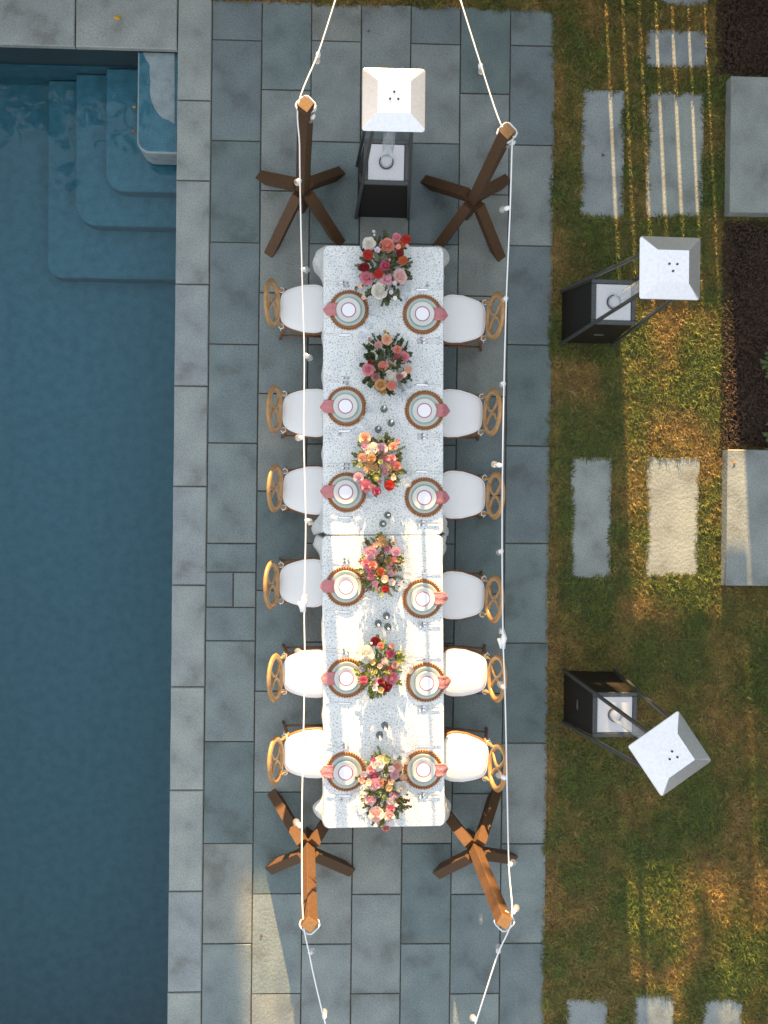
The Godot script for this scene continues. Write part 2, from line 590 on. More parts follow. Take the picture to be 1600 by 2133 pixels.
func make_pool():
	var east := P(359, 1066).x + 0.03
	var north := P(180, 98).z - 0.03
	var west := P(-330, 1066).x
	var south := P(0, 2400).z
	var pool := structure("pool")
	# floor falling from the steps to the deep end
	var st := st_new(true)
	var nz := 12
	for k in nz:
		var za := lerpf(north, south, float(k) / nz)
		var zb := lerpf(north, south, float(k + 1) / nz)
		var ya := -1.2 - 0.85 * smoothstep(0.1, 0.9, float(k) / nz)
		var yb := -1.2 - 0.85 * smoothstep(0.1, 0.9, float(k + 1) / nz)
		quad_out(st, Vector3(west, ya, za), Vector3(east, ya, za), Vector3(east, yb, zb), Vector3(west, yb, zb), Vector3(0, -9, (za + zb) / 2))
	part("pool_floor", done(st), M.pool_plaster, pool)
	var th := 0.2
	for w in [[Vector3(east + th / 2, -1.1, (north + south) / 2), Vector3(th, 2.0, south - north)], [Vector3((west + east) / 2, -1.1, north - th / 2), Vector3(east - west + 0.4, 2.0, th)], [Vector3(west - th / 2, -1.1, (north + south) / 2), Vector3(th, 2.0, south - north)], [Vector3((west + east) / 2, -1.1, south + th / 2), Vector3(east - west + 0.4, 2.0, th)]]:
		part("pool_wall", box_mesh(w[1], 0.005), M.pool_plaster, pool, at(w[0]))
	part("waterline_tile", box_mesh(Vector3(east - west - 0.03, 0.42, 0.014), 0.002), M.pool_tile, pool, at(Vector3((west + east) / 2, -0.275, north + 0.004)))
	part("waterline_tile", box_mesh(Vector3(0.014, 0.42, south - north - 0.05), 0.002), M.pool_tile, pool, at(Vector3(east - 0.004, -0.275, (north + south) / 2)))
	# four curved steps in the corner: the top one stands out of the low water
	var lows := [-0.11, -0.52, -0.74, -0.98]
	var seen := [-0.11, -0.50, -0.66, -0.84]      # how deep they look through the water
	var lx := [285.0, 219.0, 156.0, 98.0]
	var lz := [318.0, 398.0, 470.0, 578.0]
	var rr := [0.12, 0.18, 0.22, 0.14]
	for k in 4:
		var c := P(lx[k], lz[k], seen[k])
		st = st_new(false)
		prism(st, round_corner(c.x, north + 0.012, east - 0.012, c.z, rr[k]), -1.4, lows[k], 0.012)
		part("pool_step", done(st), M.pool_plaster, pool)
	# a film of water lies on the top step
	st = st_new(false)
	var ct := P(lx[0], lz[0], seen[0])
	var film := round_corner(ct.x + 0.014, north + 0.014, east - 0.014, ct.z - 0.014, rr[0] - 0.012)
	var ft := Geometry2D.triangulate_polygon(film)
	for i in range(0, ft.size(), 3):
		tri_out(st, Vector3(film[ft[i]].x, lows[0] + 0.003, film[ft[i]].y), Vector3(film[ft[i + 1]].x, lows[0] + 0.003, film[ft[i + 1]].y), Vector3(film[ft[i + 2]].x, lows[0] + 0.003, film[ft[i + 2]].y), Vector3(ct.x, -9, ct.z))
	part("water_film", done(st), M.water, pool)
	# the part of the top step that has dried stands clear of the film
	var crust := PackedVector2Array()
	for q in [[298, 109], [364, 109], [364, 258], [352, 251], [340, 247], [330, 238], [321, 224], [315, 208], [312, 190], [314, 170], [311, 150], [313, 138], [304, 124]]:
		var c := P(q[0], q[1], lows[0])
		crust.append(Vector2(minf(c.x, east - 0.02), maxf(c.z, north + 0.02)))
	st = st_new(false)
	prism(st, crust, lows[0] - 0.004, lows[0] + 0.006)
	part("dry_plaster", done(st), M.pool_plaster, pool)
	# water
	st = st_new(true)
	var y := -0.43
	quad_out(st, Vector3(west, y, north + 0.012), Vector3(east - 0.012, y, north + 0.012), Vector3(east - 0.012, y, south), Vector3(west, y, south), Vector3(0, -9, 0))
	var water := part("pool_water", done(st), M.water, self)
	water.name = uname("pool_water")
	water.set_meta("kind", "structure")
	var fm := FogMaterial.new()
	fm.density = 0.11
	fm.albedo = lin(0.06, 0.80, 0.96)
	var fv := FogVolume.new()
	fv.name = "water_depth"
	fv.size = Vector3(east - west, 1.75, south - north)
	fv.material = fm
	fv.position = Vector3((east + west) / 2, y - 0.005 - 0.875, (north + south) / 2)
	water.add_child(fv)

# ---------------------------------------------------------------- lawn, stones, beds
var stone_boxes := []      # [x0, z0, x1, z1] that grass keeps off

func stone_poly(hx: float, hz: float, r: float, wob: float) -> PackedVector2Array:
	var p := PackedVector2Array()
	var nn := FastNoiseLite.new()
	nn.seed = rng.randi()
	nn.frequency = 3.0
	var centers := [Vector2(hx - r, hz - r), Vector2(-hx + r, hz - r), Vector2(-hx + r, -hz + r), Vector2(hx - r, -hz + r)]
	var pts := []
	for k in 4:
		for i in 5:
			var t := PI / 2 * k + PI / 2 * i / 4.0
			pts.append(centers[k] + Vector2(cos(t), sin(t)) * r)
		var a: Vector2 = pts[-1]
		var tn := PI / 2 * (k + 1)
		var b: Vector2 = centers[(k + 1) % 4] + Vector2(cos(tn), sin(tn)) * r
		for i in range(1, 6):
			pts.append(a.lerp(b, i / 6.0))
	for q in pts:
		p.append(q * (1.0 + 0.0) + q.normalized() * nn.get_noise_2d(q.x * 1.3, q.y * 1.3) * wob)
	return p

func make_lawn():
	var x0 := P(1147, 1066).x
	var xr := P(1600, 1066).x + 1.0
	var north := -6.6
	var south := P(1300, 2133).z + 0.5
	# one sheet of earth that reaches the horizon, with the pool and patio let into it
	var ground := structure("ground")
	var st := st_new(false)
	var wx := P(-330, 1066).x - 0.25
	var y := -0.035
	var s0 := P(0, 2400).z + 0.25
	var n0 := P(180, 98).z - 0.03
	var ex := P(359, 1066).x + 0.03
	for r in [[-200.0, -200.0, 200.0, n0 - 0.05], [-200.0, n0 - 0.05, wx, s0], [ex + 0.05, n0 - 0.05, 200.0, s0], [-200.0, s0, 200.0, 200.0]]:
		quad_out(st, Vector3(r[0], y, r[1]), Vector3(r[2], y, r[1]), Vector3(r[2], y, r[3]), Vector3(r[0], y, r[3]), Vector3(0, -99, 0))
	part("earth", done(st), M.soil, ground)
	var lawn := structure("lawn")
	st = st_new(true)
	var nn := FastNoiseLite.new()
	nn.seed = 9
	nn.frequency = 0.8
	var nx := 30
	var nz := 110
	for i in nx:
		for k in nz:
			var q := []
			for d in [[0, 0], [1, 0], [1, 1], [0, 1]]:
				var x := lerpf(x0 + 0.004, xr, float(i + d[0]) / nx)
				var z := lerpf(north, south, float(k + d[1]) / nz)
				q.append(Vector3(x, -0.022 + 0.008 * nn.get_noise_2d(x, z), z))
			quad_out(st, q[0], q[1], q[2], q[3], Vector3(q[0].x, -99, q[0].z))
	part("turf", done(st), M.soil, lawn)
	st = st_new(false)
	var pn := P(800, 9).z
	quad_out(st, Vector3(cx_coping(), -0.02, north), Vector3(x0, -0.02, north), Vector3(x0, -0.02, pn - 0.004), Vector3(cx_coping(), -0.02, pn - 0.004), Vector3(0, -99, 0))
	part("turf", done(st), M.soil, lawn)

	# stepping stones let into the lawn
	var path := structure("stepping_stone_path")
	for s in [[1211, 186, 1299, 456], [1348, 190, 1464, 456], [1347, 62, 1473, 143], [1376, -90, 1475, 13], [1189, 951, 1273, 1207], [1347, 953, 1455, 1203], [1179, 2080, 1264, 2340], [1318, 2071, 1402, 2340], [1461, 2079, 1544, 2340], [1599, 2085, 1690, 2340]]:
		var a := P(s[0], s[1])
		var b := P(s[2], s[3])
		var c := (a + b) / 2
		var h := (b - a) / 2
		stone_boxes.append([a.x, a.z, b.x, b.z])
		st = st_new(false)
		prism(st, stone_poly(h.x, h.z, 0.035, 0.02), -0.06, 0.0, 0.006)
		part("stepping_stone", done(st), M["limestone_%d" % rng.randi_range(0, 2)], path, at(Vector3(c.x, 0.002, c.z)))

	# raised stone steps at the far side of the lawn
	for s in [[1511, 172, 1800, 458, "wide grey stone step between two mulch beds behind the slatted shadow stripes"], [1504, 938, 1592, 1218, "pale stone step half in sun beside the sunlit stepping stone"], [1593.5, 934, 1800, 1220, "stone step cut by the frame edge, behind the half sunlit step"]]:
		var a := P(s[0], s[1])
		var b := P(s[2], s[3])
		stone_boxes.append([a.x - 0.01, a.z - 0.01, b.x, b.z])
		st = st_new(false)
		var h := 0.155
		prism(st, PackedVector2Array([Vector2(a.x, a.z), Vector2(b.x, a.z), Vector2(b.x, b.z), Vector2(a.x, b.z)]), -0.05, h, 0.008)
		single("stone_step", done(st), M["limestone_%d" % rng.randi_range(1, 2)], s[4], "stone step", "stone steps beside the lawn")

	# mulch
	var bed := structure("mulch_bed")
	var beds := [[1497, -120, 1900, 168], [1509, 462, 1900, 934]]
	var chips := []
	for b in beds:
		var a := P(b[0], b[1])
		var c := P(b[2], b[3])
		stone_boxes.append([a.x + 0.03, a.z, c.x, c.z])
		st = st_new(true)
		for i in 24:
			for k in 40:
				var q := []
				for d in [[0, 0], [1, 0], [1, 1], [0, 1]]:
					var x := lerpf(a.x, c.x, (i + d[0]) / 24.0)
					var z := lerpf(a.z, c.z, (k + d[1]) / 40.0)
					var edge := minf(minf(float(i + d[0]) / 3.0, float(k + d[1]) / 3.0), minf(1.0, float(40 - k - d[1]) / 3.0))
					q.append(Vector3(x, -0.03 + 0.045 * edge + 0.02 * nn.get_noise_2d(x * 4, z * 4) * edge, z))
				quad_out(st, q[0], q[1], q[2], q[3], Vector3(q[0].x, -99, q[0].z))
		part("mulch_soil", done(st), M.mulch_soil, bed)
		var area := (minf(c.x, P(1640, 500).x) - a.x) * (c.z - a.z)
		for i in int(area * 3500):
			var x := rng.randf_range(a.x - 0.02, minf(c.x, P(1640, 500).x))
			var z := rng.randf_range(a.z, c.z)
			var v := rng.randf_range(0.4, 1.5)
			chips.append([Transform3D(Basis.from_euler(Vector3(rng.randfn(0, 0.4), rng.randf() * TAU, rng.randfn(0, 0.4))).scaled_local(Vector3(rng.randf_range(0.5, 1.6), 1, rng.randf_range(0.6, 1.4))), Vector3(x, 0.022 + rng.randf() * 0.012, z)), Color(0.040 * v, 0.021 * v, 0.011 * v)])
	scatter("mulch_chips", box_mesh(Vector3(0.03, 0.006, 0.012), 0.002), M.mulch_chip, chips, "dark brown bark mulch chips in the planting beds", "mulch")

	# grass
	var blade := st_new(false)
	for i in 8:
		var a := TAU * i / 8.0 + rng.randf()
		var rr := rng.randf_range(0.0, 0.012)
		var base := Vector3(cos(a * 2.3) * rr, 0, sin(a * 2.3) * rr)
		var out := Vector3(cos(a), 0, sin(a))
		var w := out.cross(Vector3.UP) * rng.randf_range(0.0024, 0.0042)
		var mid := base + out * rng.randf_range(0.008, 0.018) + Vector3.UP * rng.randf_range(0.016, 0.026)
		var tip := mid + out * rng.randf_range(0.014, 0.028) + Vector3.UP * rng.randf_range(-0.004, 0.012)
		tri(blade, base - w, base + w, mid + w)
		tri(blade, base - w, mid + w, mid - w)
		tri(blade, mid - w, mid + w, tip)
	var tuft := done(blade)
	var tone := FastNoiseLite.new()
	tone.seed = 12
	tone.frequency = 0.9
	tone.fractal_octaves = 4
	var dry := FastNoiseLite.new()
	dry.seed = 14
	dry.frequency = 1.9
	dry.fractal_octaves = 3
	var tufts := []
	var xe := P(1600, 1066).x + 0.25
	var n := int((xe - x0) * (P(1300, 2133).z + 0.2 + 4.95) * 3600)
	for i in n:
		var x := rng.randf_range(x0 - 0.012, xe)
		var z := rng.randf_range(-4.95, P(1300, 2133).z + 0.2)
		add_tuft(tufts, x, z, tone, dry, x0)
	for i in 4200:
		add_tuft(tufts, rng.randf_range(cx_coping(), x0), rng.randf_range(-5.05, pn + 0.015), tone, dry, x0)
	scatter("lawn_grass", tuft, M.grass_blade, tufts, "short patchy green and straw coloured lawn grass", "grass")

func cx_coping() -> float:
	return P(431, 1066).x

func add_tuft(tufts: Array, x: float, z: float, tone: FastNoiseLite, dry: FastNoiseLite, x0: float):
	for b in stone_boxes:
		var m := 0.006 * (1.0 + dry.get_noise_2d(x * 8, z * 8) * 1.6)
		if x > b[0] + m and x < b[2] - m and z > b[1] + m and z < b[3] - m:
			return
	var t := tone.get_noise_2d(x, z) * 1.3 + dry.get_noise_2d(x, z) * 0.6 + rng.randfn(0, 0.22)
	var edge := 0.0
	if x - x0 < 0.09:
		edge = 0.35
	var k := clampf(0.38 + t * 0.95 + edge, 0.0, 1.0)
	var green := Vector3(0.078, 0.104, 0.012)
	var straw := Vector3(0.25, 0.155, 0.040)
	if rng.randf() < 0.06:
		straw = Vector3(0.30, 0.21, 0.08)
	var c := green.lerp(straw, k) * (0.55 + 0.95 * pow(rng.randf(), 1.6))
	var s := rng.randf_range(0.75, 1.5) * (1.2 - 0.35 * k)
	tufts.append([Transform3D(Basis.from_euler(Vector3(rng.randfn(0, 0.15), rng.randf() * TAU, rng.randfn(0, 0.15))).scaled_local(Vector3(s, s * rng.randf_range(0.7, 1.2), s)), Vector3(x, -0.022, z)), Color(c.x, c.y, c.z)])

func scatter(n: String, mesh: Mesh, m: Material, items: Array, label: String, category: String):
	var mm := MultiMesh.new()
	mm.transform_format = MultiMesh.TRANSFORM_3D
	mm.use_colors = true
	mm.mesh = mesh
	mm.instance_count = items.size()
	var buf := PackedFloat32Array()
	buf.resize(items.size() * 16)
	var i := 0
	for it in items:
		var t: Transform3D = it[0]
		var c: Color = it[1]
		for r in 3:
			buf[i] = t.basis.x[r]
			buf[i + 1] = t.basis.y[r]
			buf[i + 2] = t.basis.z[r]
			buf[i + 3] = t.origin[r]
			i += 4
		buf[i] = c.r
		buf[i + 1] = c.g
		buf[i + 2] = c.b
		buf[i + 3] = 1.0
		i += 4
	mm.buffer = buf
	var o := MultiMeshInstance3D.new()
	o.name = uname(n)
	o.multimesh = mm
	o.material_override = m
	o.set_meta("kind", "stuff")
	o.set_meta("label", label)
	o.set_meta("category", category)
	add_child(o)

# ---------------------------------------------------------------- what shades the place, north of the frame
func make_surroundings():
	# board fence with a slatted gate, whose gaps throw the stripes on the lawn
	var zf := -5.15
	var top := 1.95
	var drift := SUN_DIR.x / SUN_DIR.z
	var gx0 := P(1240, 300).x - 0.14
	var gx1 := P(1512, 300).x - 0.14
	for side in 2:
		var f := thing("board_fence", ["tall brown board fence along the pool end", "tall brown board fence behind the mulch bed"][side], "fence", "", at(Vector3(0, 0, zf)))
		var xa := -8.0 if side == 0 else gx1 + 0.02
		var xb := gx0 + 0.06 if side == 0 else 7.0
		var board := box_mesh(Vector3(0.146, top, 0.022), 0.003)
		var x := xa
		while x < xb - 0.08:
			part("board", board, M.fence_wood, f, at(Vector3(x + 0.074, top / 2, 0)))
			x += 0.1445
		for h in [0.35, 1.65]:
			part("rail", box_mesh(Vector3(xb - xa, 0.09, 0.04), 0.003), M.fence_wood, f, at(Vector3((xa + xb) / 2, h, -0.032)))
	var gate := thing("garden_gate", "wooden slatted garden gate with an open upper panel", "gate", "", at(Vector3(0, 0, zf)))
	var pitch := 35.0 / 225.4
	var first := P(1275, 287).x - (P(1275, 287).z - zf) * drift
	for k in range(-6, 8):
		var x := first + pitch * k
		if x < gx0 - 0.16 or x > gx1 - 0.02:
			continue
		var open := x > P(1283, 700).x - 0.30
		var sh := 0.74 if open else top
		part("slat", box_mesh(Vector3(pitch - (0.030 if k < 5 else 0.020), sh, 0.02), 0.003), M.fence_wood, gate, at(Vector3(x + pitch / 2, sh / 2 + 0.01, 0)))
	part("top_rail", box_mesh(Vector3(gx1 - gx0, 0.55, 0.04), 0.003), M.fence_wood, gate, at(Vector3((gx0 + gx1) / 2, 1.68, -0.035)))
	part("bottom_rail", box_mesh(Vector3(gx1 - gx0, 0.10, 0.04), 0.003), M.fence_wood, gate, at(Vector3((gx0 + gx1) / 2, 0.06, -0.035)))
	# trees beyond the fence, leaving the gap that lets the low sun onto the table
	tree("broad dark tree beyond the fence at the pool end", Vector3(-6.6, 0, -15), 4.3, 8.6, 2.6, 5200, 3)
	tree("smaller tree beyond the fence close to the gap of light", Vector3(-4.05, 0, -17), 1.95, 7.2, 2.4, 3200, 4)
	tree("broad tree beyond the slatted gate", Vector3(3.6, 0, -13), 3.3, 8.6, 4.3, 3400, 5)
	tree("tall tree beyond the fence behind the mulch bed", Vector3(8.6, 0, -14), 4.0, 9.0, 2.2, 4600, 6)
	tree("dense tree close behind the fence at the pool end", Vector3(-4.9, 0, -7.6), 2.6, 7.2, 1.6, 4200, 31)
	tree("tree overhanging the slatted gate", Vector3(3.7, 0, -7.8), 2.2, 7.0, 3.0, 2300, 32)
	tree("slim columnar tree beyond the fence beside the gap of light", Vector3(0.82, 0, -16), 0.62, 8.5, 3.3, 2600, 9)
	for k in 5:
		tree(["round", "tall", "dense", "spreading", "dark"][k] + " tree beyond the mulch beds, outside the lawn", Vector3(8.0 + (k % 2) * 0.8, 0, -6.0 + k * 3.4), 2.3, 6.0 + (k % 3) * 0.6, 0.9, 3600, 20 + k)

func tree(label: String, base: Vector3, rad: float, top: float, low: float, n: int, seed_: int):
	var t := thing("shade_tree", label, "tree", "trees beyond the fence", at(base))
	var r := RandomNumberGenerator.new()
	r.seed = seed_
	var st := st_new(true)
	tube(st, [Vector3(0, -0.1, 0), Vector3(0.05, low * 0.6, 0.03), Vector3(-0.04, low + 0.6, 0), Vector3(0.02, top * 0.8, 0.05)], [0.24, 0.18, 0.14, 0.04], 10)
	for k in 7:
		var a := TAU * k / 7.0 + r.randf()
		var y := lerpf(low * 0.85, top * 0.65, k / 7.0)
		tube(st, [Vector3(0, y, 0), Vector3(cos(a) * rad * 0.4, y + 0.5, sin(a) * rad * 0.4), Vector3(cos(a) * rad * 0.8, y + 0.9, sin(a) * rad * 0.8)], [0.08, 0.05, 0.015], 6)
	part("trunk", done(st), M.bark, t)
	st = st_new(false)
	var clumps := []
	for k in 46:
		var a := r.randf() * TAU
		var cy := r.randf_range(-1, 1)
		var rr := sqrt(1.0 - cy * cy * 0.8) * rad * (0.35 + 0.6 * sqrt(r.randf()))
		clumps.append([Vector3(cos(a) * rr, (low + top) / 2 + cy * (top - low) / 2 * 0.86, sin(a) * rr * 0.8), rad * r.randf_range(0.16, 0.30)])
	for k in n:
		var c: Array = clumps[r.randi() % clumps.size()]
		var p: Vector3 = c[0] + Vector3(r.randfn(), r.randfn(), r.randfn()) * c[1] * 0.62
		var b := Basis.from_euler(Vector3(r.randf() * TAU, r.randf() * TAU, r.randf() * TAU))
		var s := r.randf_range(0.10, 0.2)
		tri(st, p + b * Vector3(-s, 0, 0), p + b * Vector3(0, 0.04, s * 0.6), p + b * Vector3(s, 0, 0))
		tri(st, p + b * Vector3(-s, 0, 0), p + b * Vector3(s, 0, 0), p + b * Vector3(0, 0.04, -s * 0.6))
	part("crown", done(st), M.tree_leaf, t)

# ---------------------------------------------------------------- light posts and string lights
func make_posts():
	var words := ["wooden light post with crossed feet at the pool corner beside the patio heater", "leaning wooden light post with crossed feet beside the patio heater on the lawn side", "sunlit wooden light post at the far table end on the pool side", "sunlit wooden light post at the far table end on the lawn side"]
	var bases := [Vector2(629, 432), Vector2(972, 446), Vector2(641, 1735), Vector2(977, 1738)]
	var tops := [Vector2(637, 217), Vector2(1057, 273), Vector2(645, 1926), Vector2(1051, 1920)]
	var feet := [
		[Vector2(548, 370), Vector2(704, 362), Vector2(566, 521), Vector2(704, 500)],
		[Vector2(891, 380), Vector2(1050, 378), Vector2(916, 509), Vector2(1038, 530)],
		[Vector2(573, 1658), Vector2(708, 1664), Vector2(568, 1806), Vector2(725, 1810)],
		[Vector2(903, 1660), Vector2(1031, 1654), Vector2(916, 1815), Vector2(1064, 1786)]]
	for i in 4:
		var b := P(bases[i].x, bases[i].y)
		var t := P(tops[i].x, tops[i].y, 2.27)
		var o := thing("light_post", words[i], "post", "posts that carry the string lights", at(b))
		var axis := (t - b).normalized()
		var yaw := [0.62, 0.75, 0.62, 0.5][i] as float
		var side := Vector3(cos(yaw), 0, sin(yaw))
		var st := st_new(false)
		beam(st, Vector3.ZERO, t - b, 0.089, 0.089, 0.004, side)
		part("post", done(st), M.stained_timber, o)
		st = st_new(false)
		beam(st, t - b - axis * 0.001, t - b + axis * 0.004, 0.084, 0.084, 0.001, side)
		part("sawn_end", done(st), M.cut_timber, o)
		for f in feet[i]:
			var e := P(f.x, f.y) - b
			var dir := e.normalized()
			var inner := dir * 0.06 + axis * 0.50
			var along := (inner - e).normalized()
			var w := dir.cross(Vector3.UP).normalized() * 0.0445
			var up := along.cross(dir.cross(Vector3.UP)).normalized()
			if up.y < 0:
				up = -up
			up *= 0.0445
			# foot cut level with the ground, head cut square
			var flo := e - along * (e.y / along.y)
			var rise := up - along * (up.y / along.y)
			st = st_new(false)
			hexa(st, [flo - w - rise, flo + w - rise, flo + w + rise, flo - w + rise, inner - w - up, inner + w - up, inner + w + up, inner - w + up])
			part("brace", done(st), M.stained_timber, o)
		st = st_new(false)
		beam(st, axis * 0.33 + side * 0.05, axis * 0.33 - side * 0.05, 0.012, 0.012, 0.002)
		part("bolt", done(st), M.screw_steel, o)

func make_strings():
	var lines := [
		{"label": "white festoon cord of clear bulbs strung along the pool side", "post": [Vector2(637, 219), Vector2(645, 1926)],
		 "pts": [[700, -4, 2.05], [664, 108, 2.1], [622.5, 214, 2.19], [624, 300, 2.12], [625, 375, 2.05], [629, 560, 1.93], [634, 740, 1.86], [633, 915, 1.82], [637, 1083, 1.82], [634, 1265, 1.84], [635, 1380, 1.88], [632, 1545, 1.94], [629, 1720, 2.05], [631, 1905, 2.2], [645, 1990, 2.15], [660, 2060, 2.1], [682, 2150, 2.0]],
		 "bulbs": [[664, 108], [625, 375], [628, 560], [634, 738], [632, 912], [638, 1083], [636, 1240], [635, 1362], [634, 1545], [628, 1724], [644, 1985], [677, 2122]], "plug": [633, 1262]},
		{"label": "white festoon cord of clear bulbs strung along the lawn side", "post": [Vector2(1057, 275), Vector2(1051, 1920)],
		 "pts": [[958, -4, 2.05], [1000, 130, 2.1], [1043, 258, 2.18], [1070, 285, 2.19], [1067, 300, 2.15], [1063, 430, 2.03], [1055, 620, 1.93], [1050, 800, 1.86], [1047, 970, 1.82], [1046, 1150, 1.82], [1048, 1330, 1.85], [1052, 1440, 1.89], [1056, 1620, 1.96], [1060, 1800, 2.08], [1066, 1912, 2.2], [1038, 1985, 2.14], [1012, 2065, 2.1], [985, 2150, 2.0]],
		 "bulbs": [[999, 132], [1062, 432], [1055, 620], [1050, 798], [1046, 970], [1045, 1147], [1047, 1316], [1052, 1434], [1056, 1622], [1059, 1804], [1064, 1904], [1038, 1985], [982, 2126]], "plug": [1049, 1338]}]
	var sock := st_new(true)
	lathe(sock, [Vector2(0, 0.0), Vector2(0.008, 0.0), Vector2(0.010, -0.012), Vector2(0.0195, -0.020), Vector2(0.0205, -0.052), Vector2(0.018, -0.056), Vector2(0, -0.056)].map(func(v): return v), 14)
	var socket_mesh := done(sock)
	var bst := st_new(true)
	lathe(bst, [Vector2(0.013, -0.054), Vector2(0.016, -0.062), Vector2(0.026, -0.078), Vector2(0.030, -0.096), Vector2(0.025, -0.114), Vector2(0.012, -0.125), Vector2(0.0, -0.127)], 16)
	var bulb_mesh := done(bst)
	var fst := st_new(true)
	lathe(fst, [Vector2(0, -0.056), Vector2(0.006, -0.058), Vector2(0.004, -0.09), Vector2(0, -0.10)], 8)
	var fil_mesh := done(fst)
	for L in lines:
		var pts := []
		for p in L.pts:
			pts.append(P(p[0], p[1], p[2]))
		var o := thing("string_light", L.label, "string lights", "string lights over the table")
		var path := smooth_path(pts, 6)
		var st := st_new(true)
		tube(st, path, 0.0056, 7)
		part("cord", done(st), M.white_cord, o)
		# the turns of cord round each post head
		for w in 2:
			var px: Vector2 = L.post[w]
			st = st_new(true)
			var c := P(px.x, px.y, 2.17)
			var ring := []
			var turns := 2 if w == 0 else 1
			for k in 18 * turns + 1:
				var a := TAU * k / 18.0
				var sq := 0.066 + 0.006 * cos(4 * a)
				ring.append(c + Vector3(cos(a) * sq, -0.016 * (k / 18.0), sin(a) * sq))
			tube(st, ring, 0.0065, 7)
			part("cord_loop", done(st), M.white_cord, o)
		var hangs := []
		for bp in L.bulbs:
			var best: Vector3 = path[0]
			var bd := 1e9
			for q in path:
				var near := P(bp[0], bp[1], q.y)
				if near.distance_to(q) < bd:
					bd = near.distance_to(q)
					best = q
			var exact := P(bp[0], bp[1], best.y)
			hangs.append(Vector3(best.x, best.y, exact.z))
		var pc := P(L.post[0].x, L.post[0].y, 2.15)
		hangs.append(pc + Vector3(0.06, -0.02, 0.06))
		if L.post[0].x < 800:
			hangs.append(pc + Vector3(0.07, 0.0, 0.01))
		for h in hangs:
			var turn := Basis.from_euler(Vector3(rng.randf_range(-0.35, 0.35), 0, rng.randf_range(-0.7, 0.7)))
			var b := part("bulb", bulb_mesh, M.bulb_glass, o, Transform3D(turn.scaled_local(Vector3.ONE * 0.88), h))
			part("socket", socket_mesh, M.white_plastic, b)
			part("filament", fil_mesh, M.filament_stem, b)
		st = st_new(true)
		var pp := P(L.plug[0], L.plug[1], 1.84)
		tube(st, [pp + Vector3(0.0, 0, -0.075), pp + Vector3(0.004, 0, -0.03), pp + Vector3(-0.002, 0.0, 0.0), pp + Vector3(0.002, -0.01, 0.05)], [0.012, 0.024, 0.020, 0.012], 8)
		tube(st, [pp + Vector3(-0.035, -0.01, -0.03), pp + Vector3(-0.012, -0.005, 0.045)], [0.014, 0.013], 8)
		part("plug", done(st), M.white_plastic, o)

